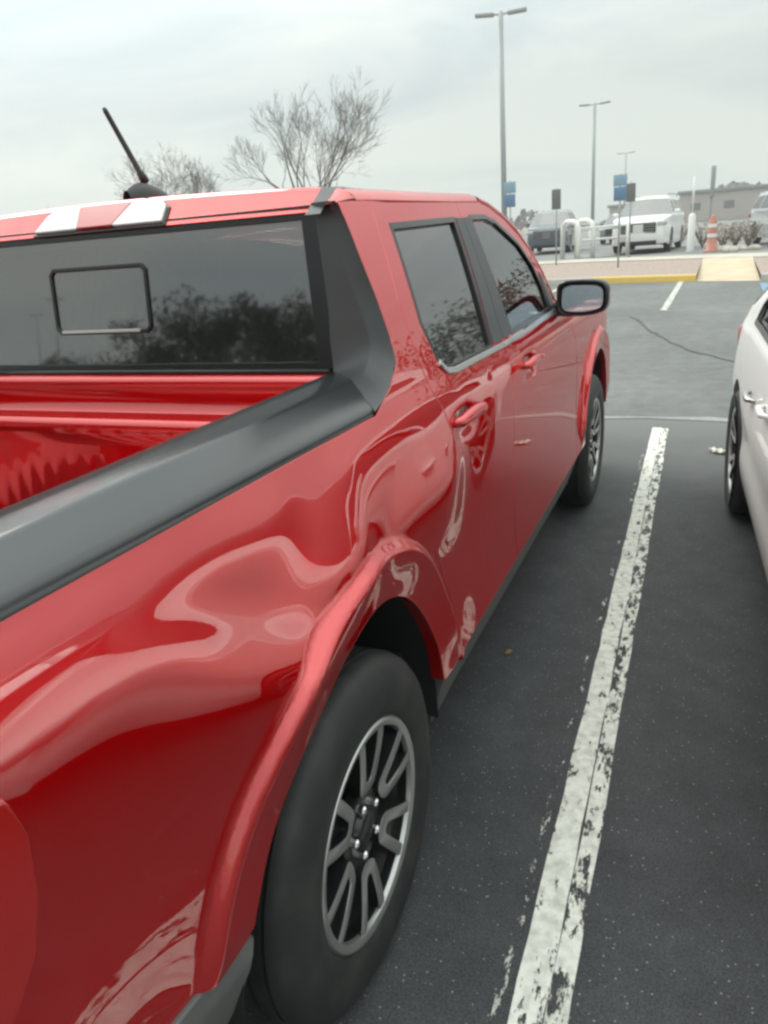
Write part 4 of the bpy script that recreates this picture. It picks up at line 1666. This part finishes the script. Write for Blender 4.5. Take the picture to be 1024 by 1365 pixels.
# sedan profile (front = +y)
SED = [(2.30, .24, 'f'), (2.36, .42, 'f'), (2.35, .62, 'f'), (2.27, .74, 'h'), (2.0, .83, 'h'), (1.5, .91, 'h'), (1.02, .97, 'w'), (.55, 1.24, 'w'), (.20, 1.40, 'r'), (-.25, 1.455, 'r'), (-.75, 1.43, 'r'), (-1.05, 1.37, 'g'), (-1.45, 1.20, 'g'), (-1.80, 1.06, 'd'), (-2.15, 1.03, 'd'), (-2.34, .98, 'b'), (-2.38, .75, 'b'), (-2.36, .45, 'b'), (-2.28, .26, 'b')]
SW1 = [(.88, .985), (.80, 1.03), (.15, 1.32), (-.15, 1.365), (-.20, .975)]
SW2 = [(-.27, .973), (-.22, 1.367), (-.78, 1.345), (-1.15, 1.245), (-1.42, 1.06), (-1.40, .985)]
SD1 = dict(o=[(1.06, .30), (1.08, .60), (1.02, .88), (.93, .965), (.20, 1.37), (-.17, 1.405), (-.235, .95), (-.22, .30)], w=[0], h=(-.05, .86))
SD2 = dict(o=[(-.228, .30), (-.243, .95), (-.178, 1.405), (-.80, 1.38), (-1.2, 1.275), (-1.50, 1.05), (-1.42, .85), (-1.10, .70), (-.97, .55), (-.93, .30)], w=[1], h=(-.80, .755))
def ysc(L_, k): return [(p[0] * k,) + tuple(p[1:]) for p in L_]


K = .84
WCX, WCY = 2.555, 1.93
build_car("parked_car", "white compact car parked on the right of the worn white line, only its flank showing", "car",
          (WCX, WCY, 0), R(183.2), 4.75 * K, 1.80, ysc(SED, K), .93, 2.36, -.02, WPAINT, [ysc(SW1, K), ysc(SW2, K)],
          doors=[dict(o=ysc(SD1['o'], K), w=[0], h=(-.05, .80), hm=WPAINT), dict(o=ysc(SD2['o'], K), w=[1], h=(-.52, .755))], detail=2, rad=.325, fold=True, wout=.02, glass=GLASSD)

# SUV profile
SUV = [(2.42, .30, 'f'), (2.50, .50, 'f'), (2.50, .95, 'f'), (2.42, 1.10, 'h'), (2.1, 1.17, 'h'), (1.35, 1.23, 'w'), (1.0, 1.50, 'w'), (.72, 1.76, 'r'), (.2, 1.86, 'r'), (-1.2, 1.87, 'r'), (-2.15, 1.82, 'g'), (-2.36, 1.30, 'd'), (-2.45, 1.15, 'd'), (-2.48, .7, 'b'), (-2.42, .34, 'b')]
UW1 = [(1.12, 1.28), (.68, 1.68), (.0, 1.72), (-.05, 1.25)]
UW2 = [(-.12, 1.25), (-.08, 1.72), (-1.1, 1.72), (-1.15, 1.25)]
UW3 = [(-1.22, 1.25), (-1.18, 1.72), (-2.0, 1.68), (-2.15, 1.27)]


def suv(label, loc, rz, paint, group=None, sc=1.0, cat="SUV", **k):
    r = build_car("parked_suv", label, cat, loc, rz, 5.0, 1.98, SUV, 1.18, 2.95, .05, paint, [UW1, UW2, UW3], kind='suv', rad=.39, group=group,
                  grille=(.95, .34, .84), headz=.96, hy=(1.0, 1.32), nspoke=6, **k)
    r.scale = (sc, sc, sc)
    return r


s1 = suv("large white SUV facing the camera beyond the kerb, right of the blue signs", (-1.10, 31.3, .26), R(180 - 4), WPAINT, sc=1.02)
# roof rails of the white one
for s_ in (1, -1):
    m = MB(); m.tube([(s_ * .66, .4, 1.88), (s_ * .66, .3, 1.93), (s_ * .66, -1.9, 1.93), (s_ * .66, -2.0, 1.87)], .02, 8); m.build("roof_rail", GALV, s1)
suv("blue-grey SUV facing the camera, left of the white tubular rail", (-5.75, 36.5, .26), R(180 + 4), NPAINT, sc=.96)
suv("silver-grey SUV cut off by the right edge of the photo, beyond the concrete ramp", (3.75, 30.2, .26), R(180 + 14), mat("silver_paint", (.45, .46, .47), rough=.35, metal=.5, coat=1), sc=.95)
build_car("parked_car", "dark grey saloon car far behind the white rail", "car", (-3.55, 44.5, .26), R(178), 4.75, 1.83, SED, .93, 2.78, -.02, GPAINT, [SW1, SW2], detail=1)
# vehicles outside the frame to the right: the doors and side windows mirror them
suv("dark grey SUV in the next bays, outside the right of the frame", (6.9, 27.0, .26), R(170), GPAINT)
build_car("parked_car", "navy saloon car beyond the planting, outside the right of the frame", "car", (9.6, 26.0, .26), R(175), 4.75, 1.83, SED, .93, 2.78, -.02, NPAINT, [SW1, SW2], detail=1)
suv("unseen dark SUV added for reflections, two bays to the right of the red pickup", (5.35, 1.9, 0), R(0), GPAINT, sc=.95)  # unseen, added for the paint and glass to reflect

# ================================================================== poles, signs, rails
def lamp_pole(x, y, h, label, arm=.9, rr=.10, base=0., group="parking lot light poles"):
    t = tag(empty("light_pole", (x, y, base)), label, "light pole", group)
    m = MB(); m.tube([(0, 0, .7), (0, 0, h)], [rr, rr * .75], 14); m.build("pole", BRONZE, t)
    m = MB(); m.lathe([(0, .28), (.72, .27), (.76, .24), (.76, .0)], 24, axis='Z'); m.build("concrete_base", PVC, t)
    for s_ in (1, -1):
        m = MB(); m.tube([(0, 0, h - .12), (s_ * arm * .5, 0, h - .08)], .04, 8); m.build("arm", BRONZE, t)
        m = MB(); m.box((s_ * (arm * .5 + .38), 0, h - .07), (.80, .36, .13), bev=.04, ry=R(-3) * s_); m.build("lamp_head", BRONZE, t)
    return t


p_ = lamp_pole(-7.72, 35.2, 10.0, "tallest, nearest twin-head light pole rising behind the cab roof", arm=.6, rr=.13)
p_.rotation_euler = (0, 0, R(12))
p_ = lamp_pole(-8.30, 66.2, 10.0, "mid-height twin-head light pole standing behind the white rail", arm=.8, rr=.15)
p_ = lamp_pole(-11.6, 119.0, 10.0, "small distant light pole just above the blue signs", arm=.9, rr=.14)
for x, y in ((-62, -55), (-48, -45)):
    lamp_pole(x, y, 8.0, "light pole behind the photographer", arm=.8, rr=.12)


def sign(x, y, base, top, plates, label, rz=0, cat="sign", prad=.025, group=None):
    t = tag(empty("parking_sign", (x, y, base), rz), label, cat, group)
    m = MB(); m.tube([(0, 0, 0), (0, 0, top - base)], prad, 8); m.build("post", GALV, t)
    for (z0, z1, w_, mt) in plates:
        m = MB(); m.box((0, -.035, (z0 + z1) / 2 - base), (w_, .012, z1 - z0), bev=.005); pl = m.build("sign_plate", mt, t)
    return t


sign(-1.25, 22.74, .17, 2.66, [(2.34, 2.64, .37, BLUE2), (1.96, 2.32, .34, BLUE)], "stacked pair of blue parking signs on a post in the planting bed")
sign(-1.37, 26.75, .24, 2.58, [(1.98, 2.54, .30, SGREY)], "slate grey sign on a post just right of the blue signs")
sign(-3.53, 25.43, .2, 2.55, [(1.92, 2.52, .29, SGREY)], "dark sign on a thin post above the blue-grey SUV")
sign(-4.97, 25.12, .2, 2.90, [(2.52, 2.86, .40, BLUE2), (2.10, 2.49, .36, BLUE)], "blue signs on a post right beside the cab roof")
# edge-on sign post, white post
t = tag(empty("sign_post", (1.05, 28.0, .25)), "tall grey square post with a narrow blade at its top, by the orange barrel", "sign post")
m = MB(); m.box((0, 0, 1.3), (.07, .07, 2.6), bev=.01); m.build("post", GALV, t)
m = MB(); m.box((0.02, 0, 2.15), (.14, .30, .95), bev=.02); m.build("blade", GALV, t)
t = tag(empty("bollard", (.50, 28.0, .25)), "white round bollard with a thin pole, left of the orange barrel", "bollard")
m = MB(); m.lathe([(0, .12), (1.15, .11), (1.22, .06), (1.23, 0)], 16, axis='Z'); m.build("sleeve", PVC, t)
m = MB(); m.tube([(0, 0, 1.2), (0, 0, 2.35)], .03, 8); m.build("pole", PVC, t)
t = tag(empty("traffic_barrel", (1.16, 27.4, .25)), "orange and white traffic barrel near the concrete ramp", "traffic barrel")
m = MB(); m.lathe([(0, .26), (.05, .26), (.06, .17), (.5, .145), (.98, .12), (1.05, .07), (1.10, .07), (1.12, 0)], 24, axis='Z'); m.build("body", ORANGE, t)
for z in (.45, .75): m = MB(); m.lathe([(z, .157 - (z - .38) * .05), (z + .11, .152 - (z - .38) * .05)], 24, axis='Z'); m.build("band", WREF, t)
# white tubular rail: hoop with horizontals
t = tag(empty("tubular_rail", (0, 0, 0)), "white tubular hoop rail standing between the two SUVs", "rail")
a, b = Vector((-3.22, 27.9, .24)), Vector((-2.78, 28.3, .24))
for q_, w_ in ((a, .085), (b, .085)):
    m = MB(); m.tube([q_, q_ + Vector((0, 0, 1.05)), q_ + Vector((-.05, .05, 1.20)), q_ + Vector((-.22, .22, 1.27)), q_ + Vector((-.5, .5, 1.27)), q_ + Vector((-.65, .65, 1.15)), q_ + Vector((-.68, .68, 0))], w_, 12); m.build("hoop", PVC, t)
for z in (.62, 1.02):
    m = MB(); m.tube([a + Vector((0, 0, z)), b + Vector((0, 0, z)), b + Vector((1.15, .35, z))], .045, 10); m.build("crossbar", PVC, t)
m = MB(); m.tube([b + Vector((1.15, .35, 0)), b + Vector((1.15, .35, 1.08))], .06, 10); m.build("end_post", PVC, t)


# ================================================================== trees
def bare_tree(name, x, y, base, h, spread, seed, label, trunk=.14, levels=5, group="bare trees", split0=.3, density=3, twig=.005):
    rnd = random.Random(seed)
    t = tag(empty(name, (x, y, base)), label, "tree", group)
    T1, T2 = MB(), MB()
    def grow(p, d, length, r, lev):
        pts = [p.copy()]; rs = [r]
        dd = d.copy()
        nseg = 4
        for i in range(nseg):
            dd = (dd + Vector((rnd.uniform(-1, 1), rnd.uniform(-1, 1), rnd.uniform(-.5, .8))) * .16).normalized()
            pts.append(pts[-1] + dd * length / nseg)
            rs.append(max(twig, r * (1 - .40 * (i + 1) / nseg)))
        (T1 if lev <= 0 else T2).tube(pts, rs, 7 if lev < 2 else (5 if lev < 3 else 3), cap=False)
        if lev >= levels: return
        k = density + (1 if rnd.random() < .5 else 0)
        for i in range(k):
            f = rnd.uniform(.45, 1.0) if i else 1.0
            idx = min(nseg, max(1, int(round(f * nseg))))
            q_ = pts[idx]
            az = rnd.uniform(0, 2 * math.pi)
            tilt = rnd.uniform(.35, .95) if i else rnd.uniform(.1, .4)
            base_d = (pts[idx] - pts[idx - 1]).normalized()
            o = base_d.orthogonal().normalized(); o2 = base_d.cross(o)
            nd = (base_d * math.cos(tilt) + (o * math.cos(az) + o2 * math.sin(az)) * math.sin(tilt) * spread)
            nd.z += .18
            grow(q_, nd.normalized(), length * rnd.uniform(.60, .80), rs[idx] * rnd.uniform(.55, .8), lev + 1)
    t0 = h * split0
    T1.tube([(0, 0, -.1), (.03, .02, t0 * .5), (.02, .04, t0)], [trunk * 1.2, trunk, trunk * .9], 9, cap=False)
    for i in range(4):
        az = i * math.pi / 2 + rnd.uniform(-.5, .5)
        grow(Vector((.02, .04, t0 * rnd.uniform(.85, 1.0))), Vector((math.cos(az) * .55 * spread, math.sin(az) * .55 * spread, 1)).normalized(), h * .27, trunk * .6, 1)
    T1.build("trunk", BARK, t); T2.build("crown", BARK, t)
    return t


bare_tree("bare_tree", -10.15, 21.03, .2, 5.5, .90, 11, "leafless spreading tree showing whole above the cab roof", trunk=.10, levels=6, split0=.34, twig=.0035)
bare_tree("bare_tree", -20.0, 27.4, .2, 5.4, 1.25, 5, "fainter, lower leafless tree behind the antenna", trunk=.09, levels=6, twig=.005)
bare_tree("bare_tree", -46, 48, .2, 6.0, 1.1, 8, "leafless tree beyond the roof, out of view to the left", trunk=.1, levels=4)

LEAFM = mat("evergreen_leaf", (.035, .05, .025), rough=.8, noise=(3, (.075, .08, .04), .4, .6))
LEAFB = mat("brown_leaf", (.10, .075, .05), rough=.9, noise=(3, (.16, .12, .08), .4, .6))


def leafy(x, y, base, h, wdt, seed, label, m=LEAFM, n=1500, group="trees around the lot"):
    rnd = random.Random(seed)
    t = tag(empty("leafy_tree", (x, y, base)), label, "tree", group)
    mb = MB(); mb.tube([(0, 0, -.1), (.1, 0, h * .3), (0, .1, h * .7)], [h * .035, h * .028, .03], 8)
    for i in range(7):
        a = rnd.uniform(0, 6.28); mb.tube([(0, 0, h * .28), (math.cos(a) * wdt * .3, math.sin(a) * wdt * .3, h * .55)], [h * .016, .02], 6)
    mb.build("trunk", BARK, t)
    cl = [(rnd.gauss(0, wdt * .26), rnd.gauss(0, wdt * .26), h * rnd.uniform(.35, .92), rnd.uniform(.5, 1)) for _ in range(22)]
    mb = MB()
    for i in range(n):
        cx, cy, cz, s = rnd.choice(cl)
        v = Vector((rnd.gauss(0, 1), rnd.gauss(0, 1), rnd.gauss(0, .8))); v = v.normalized() * (rnd.random() ** .4) * wdt * .22 * s
        c = Vector((cx, cy, cz)) + v
        a = Vector((rnd.gauss(0, 1), rnd.gauss(0, 1), rnd.gauss(0, 1))).normalized(); b = a.orthogonal().normalized(); sz = wdt * .022 * rnd.uniform(.6, 1.4)
        mb.add([c + a * sz, c + b * sz * .6, c - a * sz, c - b * sz * .6], [(0, 1, 2, 3)])
    mb.build("crown", m, t, fix=False)
    return t


# behind the photographer: what the rear window mirrors
rr_ = random.Random(3)
for i, (dx, dy, D, h, w_) in enumerate([(-.62, -.785, 42, 4.2, 6), (-.58, -.815, 45, 5.6, 7.5), (-.53, -.85, 43, 6.2, 8), (-.485, -.875, 46, 6.2, 7), (-.44, -.90, 44, 5.8, 7), (-.39, -.92, 48, 4.5, 7), (-.67, -.74, 60, 3.2, 6), (-.72, -.69, 70, 3.2, 7), (-.30, -.95, 50, 4.5, 7), (-.2, -.98, 55, 5, 8)]):
    leafy(.3 + dx * D, .4 + dy * D, 0, h, w_, 20 + i, "dense tree behind the photographer, mirrored in the rear window", n=2600)
# right-hand side, outside the frame: what doors and side windows mirror
for i, (x, y, h, w_, mt) in enumerate([(8.6, 33, 4.5, 5, LEAFB), (12.5, 31, 4.8, 6, LEAFM), (19, 30, 4.5, 6.5, LEAFM), (28, 26, 4.5, 7, LEAFB), (36, 18, 4.5, 8, LEAFM), (42, 8, 4.2, 8, LEAFB), (44, -3, 4.5, 8, LEAFM), (42, -14, 4.2, 8, LEAFM), (36, -25, 4.5, 8, LEAFB)]):
    leafy(x, y, .1, h, w_, 50 + i, "tree along the right side of the lot, outside the frame", m=mt, n=1600)

# far-off wood and low buildings at the horizon
HAZEW = mat("far_wood", (.16, .14, .14), rough=1, noise=(.2, (.22, .20, .20), .4, .6))
mb = MB(); rnd = random.Random(9)
for i in range(5200):
    x = rnd.uniform(-8, 90) if i % 4 else rnd.uniform(-110, -8); top = (4.0 if x > -8 else 1.6) + 1.6 * math.sin(x * .13) + 1.1 * math.sin(x * .37 + 1)
    z = rnd.uniform(.2, 1) ** .7 * top; y = 150 + rnd.uniform(0, 14)
    c = Vector((x, y, z)); a = Vector((rnd.gauss(0, 1), rnd.gauss(0, 1), rnd.gauss(0, 1))).normalized(); b = a.orthogonal().normalized(); s = rnd.uniform(.4, .9)
    mb.add([c + a * s, c + b * s, c - a * s, c - b * s], [(0, 1, 2, 3)])
tag(mb.build("distant_wood", HAZEW, fix=False), "low leafless woodland along the horizon", "woodland", kind="stuff")
BRK = mat("far_brick", (.42, .38, .36), rough=.9)
BROOF = mat("far_roof", (.24, .24, .26), rough=.8)
for (x, y, w_, d_, h_) in ((9, 118, 26, 10, 3.6), (-8, 126, 12, 8, 2.8)):
    t = tag(empty("low_building", (x, y, .2)), "long low brick building at the horizon on the right" if x > 0 else "small low building at the horizon behind the white SUV", "building")
    m = MB(); m.box((0, 0, h_ / 2), (w_, d_, h_)); wl = m.build("wall", BRK, t)
    m = MB(); m.box((0, 0, h_ + .2), (w_ + .6, d_ + .6, .4), bev=.05); m.build("roof", BROOF, t)
    for k in range(int(w_ / 4)):
        m = MB(); m.box((-w_ / 2 + 2 + k * 4, -d_ / 2 - .02, h_ * .55), (1.2, .06, .9)); m.build("window", SGREY, t)

# pale stones in the bed beyond the ramp
ROCK = mat("pale_stone", (.42, .38, .33), rough=.9, noise=(5, (.55, .50, .44), .4, .6))
def rock(x, y, z, s, seed, label, group):
    rnd = random.Random(seed); m = MB()
    vs = []
    for i in range(7):
        ph = math.pi * i / 6
        vs.append([(s * math.sin(ph) * math.cos(a) * rnd.uniform(.8, 1.15), s * .8 * math.sin(ph) * math.sin(a) * rnd.uniform(.8, 1.15), s * .55 * math.cos(ph) * rnd.uniform(.9, 1.1) + s * .2) for a in np.linspace(0, 2 * math.pi, 11)[:-1]])
        vs[-1].append(vs[-1][0])
    m.grid(vs); o = m.build("boulder", ROCK); o.location = (x, y, z); return tag(o, label, "boulder", group)
for i in range(9):
    rock(1.35 + rr_.uniform(0, 1.3), 26.9 + rr_.uniform(-.5, .9), .24, rr_.uniform(.12, .28), i, "pale boulder in the row beyond the concrete ramp", "boulders beyond the ramp")
SHRB = mat("dry_shrub_leaf", (.28, .23, .18), rough=.9, noise=(3, (.38, .32, .26), .4, .6))
SHRS = mat("dry_shrub_stem", (.26, .21, .18), rough=.9)
# low brown shrubs by the barrel
for i, (x, y) in enumerate([(1.5, 28.6), (1.9, 29.2), (2.3, 28.8), (-.1, 33.5), (.8, 31)]):
    rnd = random.Random(70 + i); t = tag(empty("dry_shrub", (x, y, .24)), "low dry brown shrub near the orange barrel", "shrub", "dry shrubs")
    mb = MB()
    for k in range(60):
        a = rnd.uniform(0, 6.28); l = rnd.uniform(.4, .9); mb.tube([(0, 0, 0), (math.cos(a) * l * .3, math.sin(a) * l * .3, l * .6), (math.cos(a) * l * .55, math.sin(a) * l * .55, l)], [.012, .008, .004], 4, cap=False)
    mb.build("stem", SHRS, t)
    mb = MB()
    for k in range(160):
        c = Vector((rnd.gauss(0, .28), rnd.gauss(0, .28), rnd.uniform(.2, .85))); a = Vector((rnd.gauss(0, 1), rnd.gauss(0, 1), rnd.gauss(0, 1))).normalized(); b = a.orthogonal().normalized()
        mb.add([c + a * .05, c + b * .03, c - a * .05, c - b * .03], [(0, 1, 2, 3)])
    mb.build("leaf", SHRB, t, fix=False)

# ================================================================== litter
def crumple(name, x, y, sx, sy, hgt, m, seed, label, cat, z=.006, n=7):
    rnd = random.Random(seed); mb = MB()
    rows = []
    for i in range(n):
        r = []
        for j in range(n):
            u, v = i / (n - 1) - .5, j / (n - 1) - .5
            k = 1 - .25 * (abs(u * v) * 4)
            r.append((u * sx * k + rnd.uniform(-1, 1) * sx * .04, v * sy * k + rnd.uniform(-1, 1) * sy * .04, rnd.uniform(0, hgt)))
        rows.append(r)
    mb.grid(rows, False)
    top = list(mb.v); k = len(top)
    o = mb.build(name, m); o.location = (x, y, z); o.rotation_euler = (0, 0, rnd.uniform(0, 3))
    md = o.modifiers.new("t", 'SOLIDIFY'); md.thickness = .0015
    return tag(o, label, cat)


crumple("paper_scrap", 1.545, 4.16, .13, .07, .03, PAPER, 4, "crumpled white paper scrap on the asphalt beside the white car's wheel", "paper")
crumple("fallen_leaf", .838, 1.332, .035, .022, .008, LEAF, 6, "small tan leaf lying alone on the dark asphalt beside the pickup", "leaf", n=5)

# ================================================================== air
hz = bpy.data.materials.new("haze_air"); hz.use_nodes = True
t_ = hz.node_tree; t_.nodes.clear()
o_ = t_.nodes.new('ShaderNodeOutputMaterial'); v_ = t_.nodes.new('ShaderNodeVolumePrincipled')
v_.inputs['Color'].default_value = (.93, .96, .96, 1); v_.inputs['Density'].default_value = .0018; v_.inputs['Anisotropy'].default_value = .2
t_.links.new(v_.outputs[0], o_.inputs['Volume'])
mb = MB(); mb.box((0, 60, 7), (700, 760, 16.2))
h_o = mb.build("haze", hz); tag(h_o, kind="stuff")
